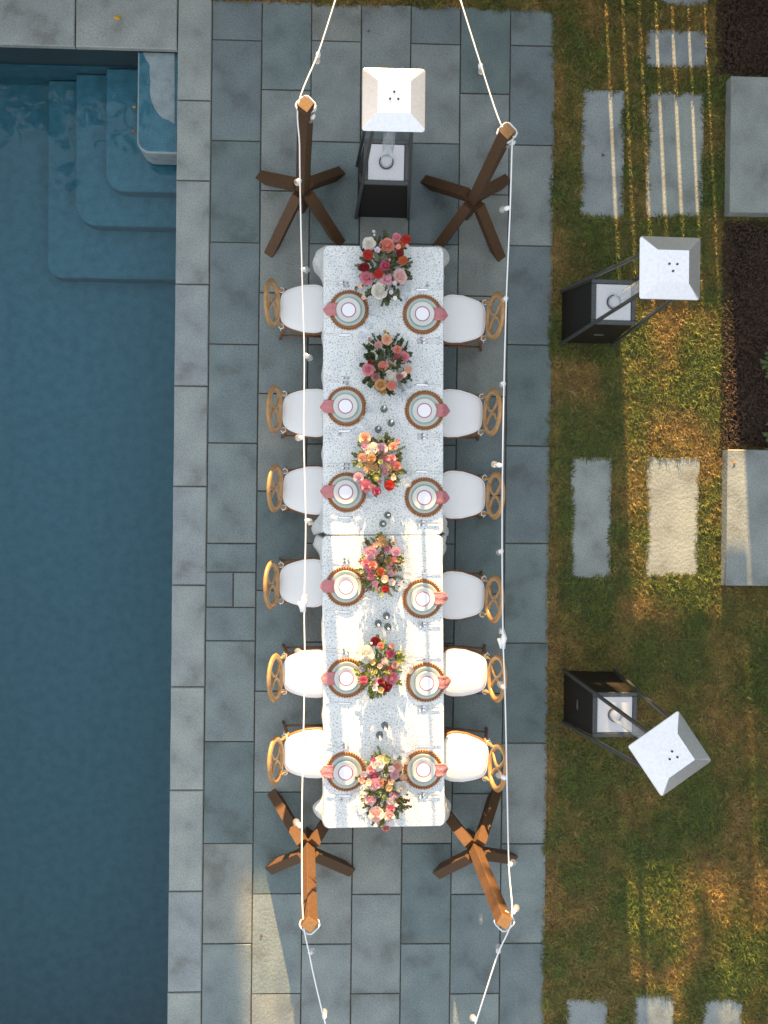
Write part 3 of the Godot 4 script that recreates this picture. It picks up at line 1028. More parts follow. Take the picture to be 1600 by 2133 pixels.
# ---------------------------------------------------------------- patio heaters
func make_heaters():
	var words := ["square pyramid patio heater standing on the paving at the table head", "square pyramid patio heater on the lawn beside the sunlit grass", "square pyramid patio heater on the lawn with its shade turned askew"]
	var bases := [Vector2(797, 401), Vector2(1221, 664), Vector2(1225, 1449)]
	var shades := [Vector2(821, 203), Vector2(1400.5, 556), Vector2(1400, 1573)]
	var turns := [-0.01, 0.0, 0.0]
	var shade_turns := [0.012, 0.005, 0.607]
	var hs := 2.16
	for i in 3:
		var b := P(bases[i].x, bases[i].y)
		var s := P(shades[i].x, shades[i].y, hs)
		var y := (s - b).normalized()
		var x := Vector3(cos(turns[i]), 0, -sin(turns[i]))
		var z := x.cross(y).normalized()
		x = y.cross(z)
		var o := thing("patio_heater", words[i], "patio heater", "pyramid patio heaters", Transform3D(Basis(x, y, z), b))
		var ht := s.distance_to(b)
		var B := 0.243     # half the foot
		var T := 0.192     # half the cabinet top
		var hc := 0.80
		# cabinet panels
		for k in 4:
			var turn := Basis(Vector3.UP, PI / 2 * k)
			var st := st_new(false)
			var bi := B - 0.012
			var ti := T - 0.010
			hexa(st, [turn * Vector3(-bi, 0.0, bi), turn * Vector3(bi, 0.0, bi), turn * Vector3(bi - 0.012, 0.0, bi - 0.012), turn * Vector3(-bi + 0.012, 0.0, bi - 0.012), turn * Vector3(-ti, hc, ti), turn * Vector3(ti, hc, ti), turn * Vector3(ti - 0.012, hc, ti - 0.012), turn * Vector3(-ti + 0.012, hc, ti - 0.012)])
			var pan := part("cabinet_panel", done(st), M.bronze_paint, o)
			if k % 2 == (0 if i == 1 else 1):
				st = st_new(true)
				var hy := 0.40
				var hz := lerpf(bi, ti, hy / hc)
				tube(st, [turn * Vector3(-0.045, hy, hz + 0.001), turn * Vector3(0.0, hy - 0.005, hz + 0.004), turn * Vector3(0.045, hy, hz + 0.001)], 0.011, 8)
				part("handle_recess", done(st), M.joint_sand, pan)
		# frame round the top
		for k in 4:
			var turn := Basis(Vector3.UP, PI / 2 * k)
			var st := st_new(false)
			bevel_box(st, Transform3D(turn, turn * Vector3(0, hc + 0.006, T - 0.018)), Vector3(2 * T - (0.0 if k % 2 == 0 else 0.073), 0.03, 0.036), 0.004)
			part("top_frame", done(st), M.strut_paint, o)
		part("burner_plate", box_mesh(Vector3(2 * T - 0.078, 0.012, 2 * T - 0.078), 0.003), M.burner_plate, o, at(Vector3(0, hc + 0.004, 0)))
		var st2 := st_new(true)
		lathe(st2, [Vector2(0.062, hc + 0.011), Vector2(0.062, hc + 0.030), Vector2(0.054, hc + 0.030), Vector2(0.054, hc + 0.012)], 24)
		part("burner_collar", done(st2), M.strut_paint, o)
		st2 = st_new(true)
		lathe(st2, [Vector2(0.049, hc + 0.014), Vector2(0.049, ht - 0.12)], 28)
		part("glass_tube", done(st2), M.clear_glass, o)
		# the four struts run from the foot to the shade
		for k in 4:
			var sx := 1.0 if k % 2 == 0 else -1.0
			var sz := 1.0 if k < 2 else -1.0
			var st := st_new(false)
			beam(st, Vector3(sx * B, 0.0, sz * B), Vector3(sx * 0.135, ht - 0.05, sz * 0.135), 0.026, 0.026, 0.004)
			part("strut", done(st), M.strut_paint, o)
		# sheet-metal shade: flat top, four sloping sides, turned-down rim
		var sh := Node3D.new()
		var half := 0.226
		var inner := 0.118
		var drop := 0.062
		var st3 := st_new(false)
		var rings := [[half, -drop - 0.012, 0.018], [half + 0.003, -drop - 0.004, 0.02], [half, -drop, 0.018], [inner, 0.0, 0.004], [0.0, 0.0, 0.0]]
		var loops := []
		for rdef in rings:
			var loop := []
			var hh: float = rdef[0]
			var rc: float = rdef[2]
			for k in 4:
				var ang := PI / 2 * k
				for q in 4:
					var tq := ang + PI / 2 * q / 3.0
					var cx := (hh - rc) * (1 if k == 0 or k == 3 else -1)
					var cz := (hh - rc) * (1 if k < 2 else -1)
					loop.append(Vector3(cx + rc * cos(tq), rdef[1], cz + rc * sin(tq)))
			loops.append(loop)
		for l in loops.size() - 1:
			for k in 16:
				var j := (k + 1) % 16
				quad_out(st3, loops[l][k], loops[l][j], loops[l + 1][j], loops[l + 1][k], Vector3(0, -1.5, 0))
		var shade := part("shade", done(st3), M.brushed_shade, o, Transform3D(Basis(Vector3.UP, shade_turns[i]), Vector3(0, ht + 0.02, 0)))
		sh.free()
		for k in 3:
			var a: float = TAU * k / 3.0 + [1.57, 0.5, 1.2][i]
			var ss := st_new(true)
			lathe(ss, [Vector2(0.009, -0.002), Vector2(0.009, 0.004), Vector2(0.004, 0.008), Vector2(0.004, 0.016), Vector2(0, 0.017)], 8, Vector3(cos(a) * 0.034, 0, -sin(a) * 0.034))
			part("screw", done(ss), M.screw_steel, shade)

# ---------------------------------------------------------------- tables and cloths
func make_tables():
	var quads := [[Vector2(674, 513.5), Vector2(924, 513.5), Vector2(921.5, 1113), Vector2(674, 1113)], [Vector2(672.5, 1116), Vector2(920, 1116), Vector2(927, 1722), Vector2(675, 1722)]]
	var words := [["long folding table under the printed cloth nearer the patio heater", "white cloth with blue grey print on the table nearer the heater"], ["long folding table under the printed cloth in the strips of sun", "white cloth with blue grey print on the sunlit table"]]
	for i in 2:
		var q: Array = quads[i]
		var a := P(q[0].x, q[0].y, TABLE_H)
		var b := P(q[1].x, q[1].y, TABLE_H)
		var c := P(q[2].x, q[2].y, TABLE_H)
		var d := P(q[3].x, q[3].y, TABLE_H)
		var mid := (a + b + c + d) / 4
		var down := ((c + d) - (a + b)) / 2
		var len_ := down.length()
		var wid := (a.distance_to(b) + c.distance_to(d)) / 2
		var yaw := atan2(down.x, down.z)
		var xf := at(Vector3(mid.x, 0, mid.z), yaw)
		var t := thing("banquet_table", words[i][0], "table", "tables set end to end", xf)
		part("tabletop", box_mesh(Vector3(wid - 0.012, 0.035, len_ - 0.012), 0.006), M.leg_wood, t, at(Vector3(0, TABLE_H - 0.0235, 0)))
		for sx in [-1, 1]:
			for sz in [-1, 1]:
				part("leg", box_mesh(Vector3(0.05, TABLE_H - 0.042, 0.05), 0.004), M.leg_wood, t, at(Vector3(sx * (wid / 2 - 0.14), (TABLE_H - 0.042) / 2, sz * (len_ / 2 - 0.16))))
		cloth(wid, len_, xf, words[i][1], i)

func cloth(wid: float, len_: float, xf: Transform3D, label: String, idx: int):
	# outline with rounded corners, then rings that fall in folds; the corners bunch and stand out
	var hx := wid / 2
	var hz := len_ / 2
	var r := 0.045
	var outline := []      # [point, outward, cornerness, run]
	var cs := [Vector2(hx - r, hz - r), Vector2(-hx + r, hz - r), Vector2(-hx + r, -hz + r), Vector2(hx - r, -hz + r)]
	for k in 4:
		var steps := 10
		for s in steps + 1:
			var t := PI / 2 * k + PI / 2 * s / steps
			var n := Vector2(cos(t), sin(t))
			outline.append([cs[k] + n * r, n, 1.0])
		var t1 := PI / 2 * (k + 1)
		var n1 := Vector2(cos(t1), sin(t1))
		var a: Vector2 = cs[k] + n1 * r
		var b: Vector2 = cs[(k + 1) % 4] + n1 * r
		var m := int(a.distance_to(b) / 0.03)
		for s in range(1, m):
			var p := a.lerp(b, float(s) / m)
			var dc := minf(p.distance_to(a), p.distance_to(b))
			outline.append([p, n1, exp(-pow(dc / 0.13, 2.0))])
	var run := 0.0
	var st := st_new(true)
	var drops := [0.0, 0.008, 0.03, 0.08, 0.16, 0.26, 0.38, 0.50]
	var rows := []
	for dd in drops:
		rows.append([])
	var n := outline.size()
	for i in n:
		var o: Array = outline[i]
		if i > 0:
			run += (o[0] as Vector2).distance_to(outline[i - 1][0])
		var w := sin(run * 19.0 + idx * 1.7 + 0.8 * sin(run * 4.1)) * 0.6 + sin(run * 37.0) * 0.25
		for k in drops.size():
			var dd: float = drops[k]
			var e := clampf(dd / 0.34, 0.0, 1.0)
			var outward := 0.004 * minf(1.0, dd / 0.008) + e * (0.012 + 0.014 * w)
			outward += o[2] * e * (0.062 + 0.03 * sin(run * 30.0 + k))
			if (idx == 0 and o[0].y > hz - 0.25) or (idx == 1 and o[0].y < -hz + 0.25):
				if absf(o[1].y) > 0.5:
					outward = minf(outward, 0.004)
			var p: Vector2 = o[0] + o[1] * outward
			rows[k].append(Vector3(p.x, TABLE_H - (0.0 if k == 0 else dd), p.y))
	for k in drops.size() - 1:
		for i in n:
			var j := (i + 1) % n
			quad_out(st, rows[k][i], rows[k][j], rows[k + 1][j], rows[k + 1][i], Vector3(0, 0.4, clampf(rows[k][i].z, -hz + 0.5, hz - 0.5)))
	var mesh_skirt := done(st)
	# the top: a fine sheet with slight creases
	st = st_new(true)
	var nn := FastNoiseLite.new()
	nn.seed = 31 + idx
	nn.frequency = 1.6
	var poly := PackedVector2Array()
	for o in outline:
		poly.append(o[0])
	var nx := 30
	var nz := 72
	var pt := func(i: int, k: int) -> Vector3:
		var x := lerpf(-hx, hx, float(i) / nx)
		var z := lerpf(-hz, hz, float(k) / nz)
		# pull the corners in to the rounded outline
		var qx := absf(x) - (hx - r)
		var qz := absf(z) - (hz - r)
		if qx > 0 and qz > 0:
			var l := Vector2(qx, qz).length()
			if l > r:
				x = signf(x) * (hx - r + qx / l * r)
				z = signf(z) * (hz - r + qz / l * r)
		var inside := minf(1.0, minf(hx - absf(x), hz - absf(z)) / 0.05)
		var crease := 0.0012 * exp(-pow(fmod(absf(z) + 0.3, 0.6) - 0.3, 2.0) / 0.00008)
		return Vector3(x, TABLE_H + 0.0006 + inside * (crease + 0.0012 * nn.get_noise_2d(x * 2.0, z * 2.0)), z)
	for i in nx:
		for k in nz:
			quad_out(st, pt.call(i, k), pt.call(i + 1, k), pt.call(i + 1, k + 1), pt.call(i, k + 1), Vector3(pt.call(i, k).x, -9, pt.call(i, k).z))
	var mesh_top := done(st)
	var c := thing("tablecloth", label, "tablecloth", "printed tablecloths", xf)
	part("cloth_top", mesh_top, M.printed_cloth, c)
	part("cloth_drop", mesh_skirt, M.printed_cloth, c)

# ---------------------------------------------------------------- chairs
const ORDS := ["first", "second", "third", "fourth", "fifth", "sixth", "seventh", "eighth", "ninth", "tenth", "eleventh", "twelfth"]
const ORD := ["first", "second", "third", "fourth", "fifth", "sixth"]

func make_chairs():
	# local axes: the sitter faces +x; origin on the ground under the middle of the seat
	var proto := Node3D.new()
	var st := st_new(true)
	# cushion: rounded trapezoid, domed
	var shape := func(t: float, k: float) -> Vector2:
		var c := cos(t)
		var s := sin(t)
		var e := 0.44
		var x := signf(c) * pow(absf(c), e) * 0.205
		var z := signf(s) * pow(absf(s), e + 0.05) * 0.212
		var taper := 1.0 - 0.24 * smoothstep(0.06, -0.205, x)
		return Vector2(x, z * taper) * k
	var prof := [[0.0, 0.444], [0.93, 0.444], [0.985, 0.450], [1.0, 0.465], [0.99, 0.482], [0.95, 0.494], [0.86, 0.500], [0.5, 0.506], [0.0, 0.508]]
	var ns := 40
	for j in prof.size() - 1:
		for i in ns:
			var t0 := TAU * i / ns
			var t1 := TAU * ((i + 1) % ns) / ns
			var a: Vector2 = shape.call(t0, prof[j][0])
			var b: Vector2 = shape.call(t1, prof[j][0])
			var c: Vector2 = shape.call(t1, prof[j + 1][0])
			var d: Vector2 = shape.call(t0, prof[j + 1][0])
			if prof[j][0] > 0:
				tri(st, Vector3(a.x, prof[j][1], a.y), Vector3(b.x, prof[j][1], b.y), Vector3(c.x, prof[j + 1][1], c.y))
			if prof[j + 1][0] > 0:
				tri(st, Vector3(a.x, prof[j][1], a.y), Vector3(c.x, prof[j + 1][1], c.y), Vector3(d.x, prof[j + 1][1], d.y))
	var cushion := part("cushion", done(st), M.cushion_cloth, proto)
	# piping round the cushion
	st = st_new(true)
	var pip := []
	for i in ns:
		var q: Vector2 = shape.call(TAU * i / ns, 0.985)
		pip.append(Vector3(q.x, 0.487, q.y))
	tube(st, pip, 0.0045, 6, true)
	part("piping", done(st), M.cushion_cloth, cushion)
	# seat frame
	st = st_new(true)
	var fr := []
	for i in ns:
		var q: Vector2 = shape.call(TAU * i / ns, 0.99)
		fr.append(Vector3(q.x, 0.428, q.y))
	tube(st, fr, 0.018, 8, true)
	part("seat_frame", done(st), M.leg_wood, proto)
	# legs
	for s in [-1, 1]:
		st = st_new(true)
		tube(st, [Vector3(-0.165, 0.44, s * 0.165), Vector3(-0.20, 0.25, s * 0.178), Vector3(-0.235, 0.0, s * 0.19)], [0.017, 0.016, 0.013], 8)
		part("leg", done(st), M.leg_wood, proto)
		st = st_new(true)
		tube(st, [Vector3(0.17, 0.44, s * 0.18), Vector3(0.18, 0.2, s * 0.186), Vector3(0.19, 0.0, s * 0.192)], [0.018, 0.016, 0.013], 8)
		part("leg", done(st), M.leg_wood, proto)
		# stretcher and back stile up to the ring
		st = st_new(true)
		tube(st, [Vector3(-0.218, 0.14, s * 0.184), Vector3(0.184, 0.16, s * 0.188)], 0.010, 7)
		part("stretcher", done(st), M.leg_wood, proto)
		st = st_new(true)
		tube(st, smooth_path([Vector3(-0.165, 0.42, s * 0.165), Vector3(-0.20, 0.50, s * 0.155), Vector3(-0.222, 0.585, s * 0.148)], 4), 0.014, 8)
		part("back_stile", done(st), M.golden_wood, proto)
		# white tie round the stile
		st = st_new(true)
		var loop := []
		for i in 12:
			var a := TAU * i / 12.0
			loop.append(Vector3(-0.196 + cos(a) * 0.021, 0.478 + 0.004 * sin(2 * a), s * 0.158 + sin(a) * 0.021))
		tube(st, loop, 0.004, 6, true)
		tube(st, [Vector3(-0.198, 0.476, s * 0.180), Vector3(-0.205, 0.44, s * 0.188), Vector3(-0.20, 0.40, s * 0.184)], 0.0035, 5)
		part("tie", done(st), M.cushion_cloth, proto)
	# oval back, leaning away from the table
	var lean := Basis(Vector3.BACK, 0.24)
	var bc := Vector3(-0.262, 0.70, 0)
	var ring := []
	for i in 36:
		var a := TAU * i / 36.0
		ring.append(bc + lean * Vector3(0, sin(a) * 0.178, cos(a) * 0.182))
	st = st_new(true)
	tube(st, ring, 0.027, 8, true, false, 0.7, lean * Vector3.RIGHT)
	part("back_ring", done(st), M.golden_wood, proto)
	for s in [-1, 1]:
		var arc := []
		for i in 11:
			var u := lerpf(-1.0, 1.0, i / 10.0)
			arc.append(bc + lean * Vector3(0.004 * s, u * 0.142, s * (0.008 + 0.112 * u * u)))
		st = st_new(true)
		tube(st, arc, 0.0165, 7, false, true, 0.7, lean * Vector3.RIGHT)
		part("back_splat", done(st), M.golden_wood, proto)
	# the seat middles in the photograph, pool side then lawn side
	var seats := [[[630, 642, 0.0], [635, 859, 0.02], [636, 1021, 0.03], [629, 1215, -0.01], [636, 1404, -0.01], [637, 1572, -0.02]], [[966, 664, 0.03], [960, 861, 0.02], [966, 1031, 0.02], [964, 1241, 0.04], [970, 1402, 0.05], [972, 1581, 0.10]]]
	for side in 2:
		for k in 6:
			var s: Array = seats[side][k]
			var p := P(s[0], s[1], 0.5)
			p.y = 0
			p.x += 0.012 if side == 0 else -0.012
			var yaw: float = -s[2] if side == 0 else PI - s[2]
			var o := proto.duplicate()
			o.name = uname("dining_chair")
			o.transform = at(p, yaw)
			add_child(o)
			tag(o, "oval-backed wooden chair with white cushion, %s from the heater end on the %s side" % [ORD[k], ["pool", "lawn"][side]], "chair", "chairs along the table")
	proto.free()

# ---------------------------------------------------------------- place settings
func plate_profile(r: float, h: float, well: float) -> Array:
	return [Vector2(0, 0), Vector2(well * 0.9, 0), Vector2(well, 0.002), Vector2(r * 0.97, h - 0.003), Vector2(r, h - 0.001), Vector2(r, h + 0.001), Vector2(r * 0.965, h + 0.0015), Vector2(well * 1.02, 0.0065), Vector2(well * 0.9, 0.005), Vector2(0, 0.005)]

func make_settings():
	var centers := [[[727, 646], [721.5, 846.5], [722, 1025.5], [720, 1221.5], [722, 1412], [720, 1607]], [[880, 655], [885, 854.5], [884.5, 1036], [880, 1247], [887, 1421], [881, 1603]]]
	# amber charger: a glass disc edged with two rows of beads
	var st := st_new(true)
	lathe(st, [Vector2(0, 0.0), Vector2(0.145, 0.0), Vector2(0.152, 0.004), Vector2(0.145, 0.0045), Vector2(0, 0.0035)], 40)
	var charger_disc := done(st)
	st = st_new(true)
	for k in 46:
		var a := TAU * k / 46.0
		ball(st, Vector3(cos(a) * 0.1630, 0.0080, sin(a) * 0.1630), 0.0100, 7, 4, 0.8)
	var charger_beads := done(st)
	st = st_new(true)
	lathe(st, [Vector2(0.138, 0.001), Vector2(0.154, 0.001), Vector2(0.158, 0.006), Vector2(0.152, 0.0100), Vector2(0.138, 0.0060)], 52)
	var charger_ring := done(st)
	var dinner := lathe_mesh(plate_profile(0.136, 0.016, 0.098), 44)
	var salad := lathe_mesh(plate_profile(0.103, 0.013, 0.070), 40)
	st = st_new(false)
	lathe(st, [Vector2(0, 0), Vector2(0.065, 0), Vector2(0.065, 0.0008), Vector2(0.0, 0.0008)], 36)
	var card := done(st)
	st = st_new(false)
	lathe(st, [Vector2(0.0555, 0.0008), Vector2(0.0645, 0.0008), Vector2(0.0645, 0.0013), Vector2(0.0555, 0.0013)], 36)
	var card_ring := done(st)
	# cutlery, laid along +x with the handle end at the origin
	st = st_new(true)
	tube(st, [Vector3(0, 0.004, 0), Vector3(0.02, 0.004, 0), Vector3(0.09, 0.0045, 0), Vector3(0.105, 0.005, 0)], [0.0055, 0.0075, 0.005, 0.0035], 8, false, true, 0.5, Vector3.UP)
	var handle := done(st)
	st = st_new(true)
	tube(st, [Vector3(0.103, 0.005, 0), Vector3(0.125, 0.006, 0), Vector3(0.138, 0.006, 0), Vector3(0.150, 0.004, 0)], [0.0032, 0.004, 0.011, 0.0125], 8, false, true, 0.25, Vector3.UP)
	for k in 4:
		var z := -0.0095 + 0.0063 * k
		tube(st, [Vector3(0.148, 0.004, z), Vector3(0.17, 0.003, z), Vector3(0.196, 0.007, z * 0.85)], [0.0022, 0.002, 0.0012], 5)
	var fork_head := done(st)
	st = st_new(true)
	tube(st, [Vector3(0.103, 0.005, 0), Vector3(0.112, 0.005, 0.001), Vector3(0.15, 0.005, 0.003), Vector3(0.20, 0.005, 0.002), Vector3(0.226, 0.005, -0.003)], [0.0045, 0.0085, 0.010, 0.009, 0.002], 8, false, true, 0.14, Vector3.UP)
	var blade := done(st)
	# glasses
	var wine := [Vector2(0, 0), Vector2(0.034, 0.0), Vector2(0.035, 0.002), Vector2(0.012, 0.006), Vector2(0.004, 0.014), Vector2(0.0035, 0.085), Vector2(0.010, 0.094), Vector2(0.034, 0.118), Vector2(0.041, 0.145), Vector2(0.038, 0.178), Vector2(0.033, 0.205)]
	var wine_mesh := lathe_mesh(wine, 28)
	var coupe_mesh := lathe_mesh([Vector2(0, 0), Vector2(0.032, 0.0), Vector2(0.033, 0.002), Vector2(0.010, 0.005), Vector2(0.0035, 0.012), Vector2(0.0035, 0.10), Vector2(0.015, 0.106), Vector2(0.040, 0.122), Vector2(0.049, 0.145), Vector2(0.050, 0.158)], 28)
	var tumbler_mesh := lathe_mesh([Vector2(0, 0), Vector2(0.028, 0.0), Vector2(0.031, 0.004), Vector2(0.037, 0.05), Vector2(0.038, 0.095), Vector2(0.0365, 0.096), Vector2(0.035, 0.05), Vector2(0.029, 0.010), Vector2(0, 0.009)], 26)
	var y0 := TABLE_H + 0.0022
	for side in 2:
		var out := Vector3(-1 if side == 0 else 1, 0, 0)
		var wh: String = ["pool", "lawn"][side]
		for k in 6:
			var c: Array = centers[side][k]
			var p := P(c[0], c[1], TABLE_H + 0.01)
			p.y = y0
			var seat := ", %s place from heater end, %s side" % [ORD[k], wh]
			var yaw := rng.randf() * TAU
			var o := thing("charger_plate", "amber beaded glass charger" + seat, "charger", "amber chargers", at(p, yaw))
			part("disc", charger_disc, M.clear_glass, o)
			part("band", charger_ring, M.amber_beads, o)
			part("beaded_rim", charger_beads, M.amber_beads, o)
			var jit := Vector3(rng.randf_range(-0.004, 0.004), 0, rng.randf_range(-0.004, 0.004))
			single("dinner_plate", dinner, M.sage_glaze, "grey green dinner plate" + seat, "plate", "dinner plates", at(p + jit + Vector3(0, 0.006, 0)))
			var edge := absf(P(674.0 if side == 0 else (922.5 if k < 3 else 923.5), c[1], TABLE_H).x - p.x)
			single("napkin", napkin_mesh(edge), M.rose_linen, "dusty rose linen napkin" + seat, "napkin", "rose napkins", Transform3D(Basis(out, Vector3.UP, out.cross(Vector3.UP)), p + jit + Vector3(0, 0, (0.004 if side == 0 else -0.002) + rng.randf_range(-0.006, 0.006))))
			var sj := jit + Vector3(rng.randf_range(-0.006, 0.006), 0.0215, rng.randf_range(-0.006, 0.006))
			single("salad_plate", salad, M.pale_glaze, "pale glazed salad plate" + seat, "plate", "salad plates", at(p + sj))
			var mc := thing("menu_card", "round white menu card with pink border" + seat, "menu card", "round menu cards", at(p + sj + Vector3(0, 0.0058, 0), rng.randf_range(-0.2, 0.2)))
			part("card", card, M.paper, mc)
			part("printed_border", card_ring, M.magenta_ink, mc)
			# cutlery: forks to the sitter's left, knife to the right
			var fwd := -out
			var left := Vector3(0, 0, -1) if side == 0 else Vector3(0, 0, 1)
			var bas := Basis(fwd, Vector3.UP, fwd.cross(Vector3.UP))
			var start := p + out * (edge - 0.022)
			start.y = y0
			for f in 2:
				var fo := thing("table_fork", "%s fork with ivory handle%s" % [["outer", "inner"][f], seat], "fork", "forks", Transform3D(bas.rotated(Vector3.UP, rng.randf_range(-0.03, 0.03)), start + left * (0.238 - 0.030 * f) + Vector3(rng.randf_range(-0.006, 0.006), 0, 0)))
				part("handle", handle, M.ivory_handle, fo)
				part("head", fork_head, M.silver, fo)
			var kn := thing("table_knife", "knife with ivory handle" + seat, "knife", "knives", Transform3D(bas.rotated(Vector3.UP, rng.randf_range(-0.03, 0.03)), start - left * 0.212))
			part("handle", handle, M.ivory_handle, kn)
			part("blade", blade, M.silver, kn)
			# glasses, towards the middle and to the right
			var gp := p + fwd * 0.165 - left * 0.125
			var j1 := Vector3(rng.randf_range(-0.012, 0.012), 0, rng.randf_range(-0.012, 0.012))
			single("wine_glass", wine_mesh, M.clear_glass, "stemmed wine glass" + seat, "wine glass", "wine glasses", at(Vector3(gp.x, y0, gp.z) + j1))
			var g2 := p + fwd * 0.20 - left * 0.02 + j1 * 0.5
			if side == 1:
				g2 = p + fwd * 0.135 - left * 0.21
			single("water_glass", tumbler_mesh, M.clear_glass, "clear water tumbler" + seat, "tumbler", "water tumblers", at(Vector3(g2.x, y0, g2.z)))
			var g3 := p + fwd * 0.105 - left * 0.205
			if side == 1:
				g3 = p + fwd * 0.22 - left * 0.16
			single("coupe_glass", coupe_mesh, M.clear_glass, "shallow stemmed coupe glass" + seat, "coupe glass", "coupe glasses", at(Vector3(g3.x, y0, g3.z) + j1))
	# small silver salt pots
	var salt := lathe_mesh([Vector2(0, 0), Vector2(0.010, 0.0), Vector2(0.013, 0.006), Vector2(0.014, 0.016), Vector2(0.011, 0.022), Vector2(0.006, 0.025), Vector2(0.008, 0.030), Vector2(0.0, 0.034)], 14)
	var sp := [[890, 594, "first lawn side knife"], [888, 797, "second lawn side knife"], [708, 905, "second pool side knife"], [881, 1190, "fourth lawn side knife"], [884, 1371, "fifth lawn side knife"], [711, 1667, "sixth pool side knife"], [723, 798, "second pool side forks"], [878, 705, "first lawn side forks"]]
	for s in sp:
		var p := P(s[0], s[1], TABLE_H + 0.02)
		single("salt_pot", salt, M.silver, "tiny round silver salt pot beside the " + s[2], "salt pot", "silver salt pots", at(Vector3(p.x, y0, p.z)))
	# smoked glass candle holders with tapers
	var hold := lathe_mesh([Vector2(0, 0), Vector2(0.030, 0), Vector2(0.031, 0.003), Vector2(0.012, 0.010), Vector2(0.010, 0.03), Vector2(0.018, 0.045), Vector2(0.028, 0.055), Vector2(0.027, 0.057), Vector2(0.012, 0.050), Vector2(0.0, 0.048)], 22)
	var taper := lathe_mesh([Vector2(0, 0.046), Vector2(0.0095, 0.046), Vector2(0.0085, 0.20), Vector2(0.0045, 0.212), Vector2(0.0, 0.213)], 12)
	var wick := lathe_mesh([Vector2(0, 0.212), Vector2(0.001, 0.212), Vector2(0.001, 0.222), Vector2(0, 0.222)], 6)
	var cp := [[800, 852, "beside the second lawn side glasses"], [815, 881, "nearest the second lawn side charger"], [788, 894, "just above the pink and tan flowers"], [808, 1073, "between the third pair of places"], [798, 1091, "at the seam of the two cloths"], [805, 1283, "below the coral flowers on the sunlit cloth"], [788, 1299, "middle of the sunlit cloth, nearer the pool"], [808, 1306, "just above the dark red and white flowers"], [802, 1512, "above the long trailing arrangement"], [791, 1532, "nearest the long trailing arrangement"]]
	for s in cp:
		var p := P(s[0], s[1], TABLE_H + 0.03)
		var o := thing("candle_holder", "smoked glass candle holder with ivory taper " + s[2], "candle holder", "candles down the table", at(Vector3(p.x, y0, p.z)))
		part("holder", hold, M.smoked_glass, o)
		var ta := part("taper", taper, M.candle_wax, o)
		part("wick", wick, M.screw_steel, ta)

func napkin_mesh(edge: float) -> ArrayMesh:
	# runs out along +x from under the salad plate, over the rims and the table edge, to a point
	var prof := [[0.055, 0.0165], [0.09, 0.019], [0.125, 0.024], [0.142, 0.026], [0.158, 0.022], [0.172, 0.016], [0.185, 0.010], [0.198, 0.007]]
	var tip := 0.222
	var pts := []
	for q in prof:
		pts.append(Vector2(q[0], q[1]))
	pts.append(Vector2(0.21, 0.005))
	pts.append(Vector2(tip, 0.004))
	for i in pts.size():
		var over: float = pts[i].x - edge - 0.006
		if over > 0.0:
			pts[i].y = minf(pts[i].y, 0.012) - over * 0.8
	var st := st_new(true)
	var n := pts.size()
	var m := 10
	var wob := rng.randf() * 9.0
	var rows := []
	for side in 2:
		var rr := []
		for i in n:
			var row := []
			var half := 0.055
			var k: float = (pts[i].x - (tip - 0.040)) / 0.040
			if k > 0.0:
				half = lerpf(0.055, 0.006, clampf(k, 0, 1))
			for j in m + 1:
				var z := lerpf(-half, half, float(j) / m)
				var fold := 0.0022 * sin(z * 110.0 + wob) + 0.0015 * sin(pts[i].x * 70 + z * 40 + wob)
				row.append(Vector3(pts[i].x, pts[i].y + fold + (0.0 if side == 0 else 0.0035), z + 0.002 * sin(pts[i].x * 45 + wob)))
			rr.append(row)
		rows.append(rr)
	for i in n - 1:
		for j in m:
			for side in 2:
				var r: Array = rows[side]
				var o: Vector3 = r[i][j] + Vector3(0, -1 if side == 1 else 1, 0)
				quad_out(st, r[i][j], r[i + 1][j], r[i + 1][j + 1], r[i][j + 1], o)
		for j in [0, m]:
			quad_out(st, rows[0][i][j], rows[0][i + 1][j], rows[1][i + 1][j], rows[1][i][j], rows[0][i][m / 2])
	return done(st)

# ---------------------------------------------------------------- flowers
var bloom_mesh := {}
var petal_mats := {}

func petal(st: SurfaceTool, yaw: float, r0: float, h0: float, open: float, length: float, width: float, curl: float):
	# cupped petal that starts at radius r0, height h0 and leans out by open
	var b := Basis(Vector3.UP, yaw)
	var rows := []
	for i in 4:
		var u := i / 3.0
		var row := []
		for j in 5:
			var v := j / 2.0 - 1.0
			var w := width * (0.45 + 0.55 * sin(PI * (0.18 + 0.62 * u))) * v
			var rad := r0 + sin(open) * length * u + curl * u * u * length
			var hh := h0 + cos(open) * length * u - absf(curl) * 0.5 * u * u * length - (0.12 * length * v * v * u)
			var cup := v * v * width * 0.55 * (1.0 - 0.4 * u)
			row.append(b * Vector3(rad - cup, hh, w))
		rows.append(row)
	for i in 3:
		for j in 4:
			tri(st, rows[i][j], rows[i + 1][j + 1], rows[i + 1][j])
			tri(st, rows[i][j], rows[i][j + 1], rows[i + 1][j + 1])

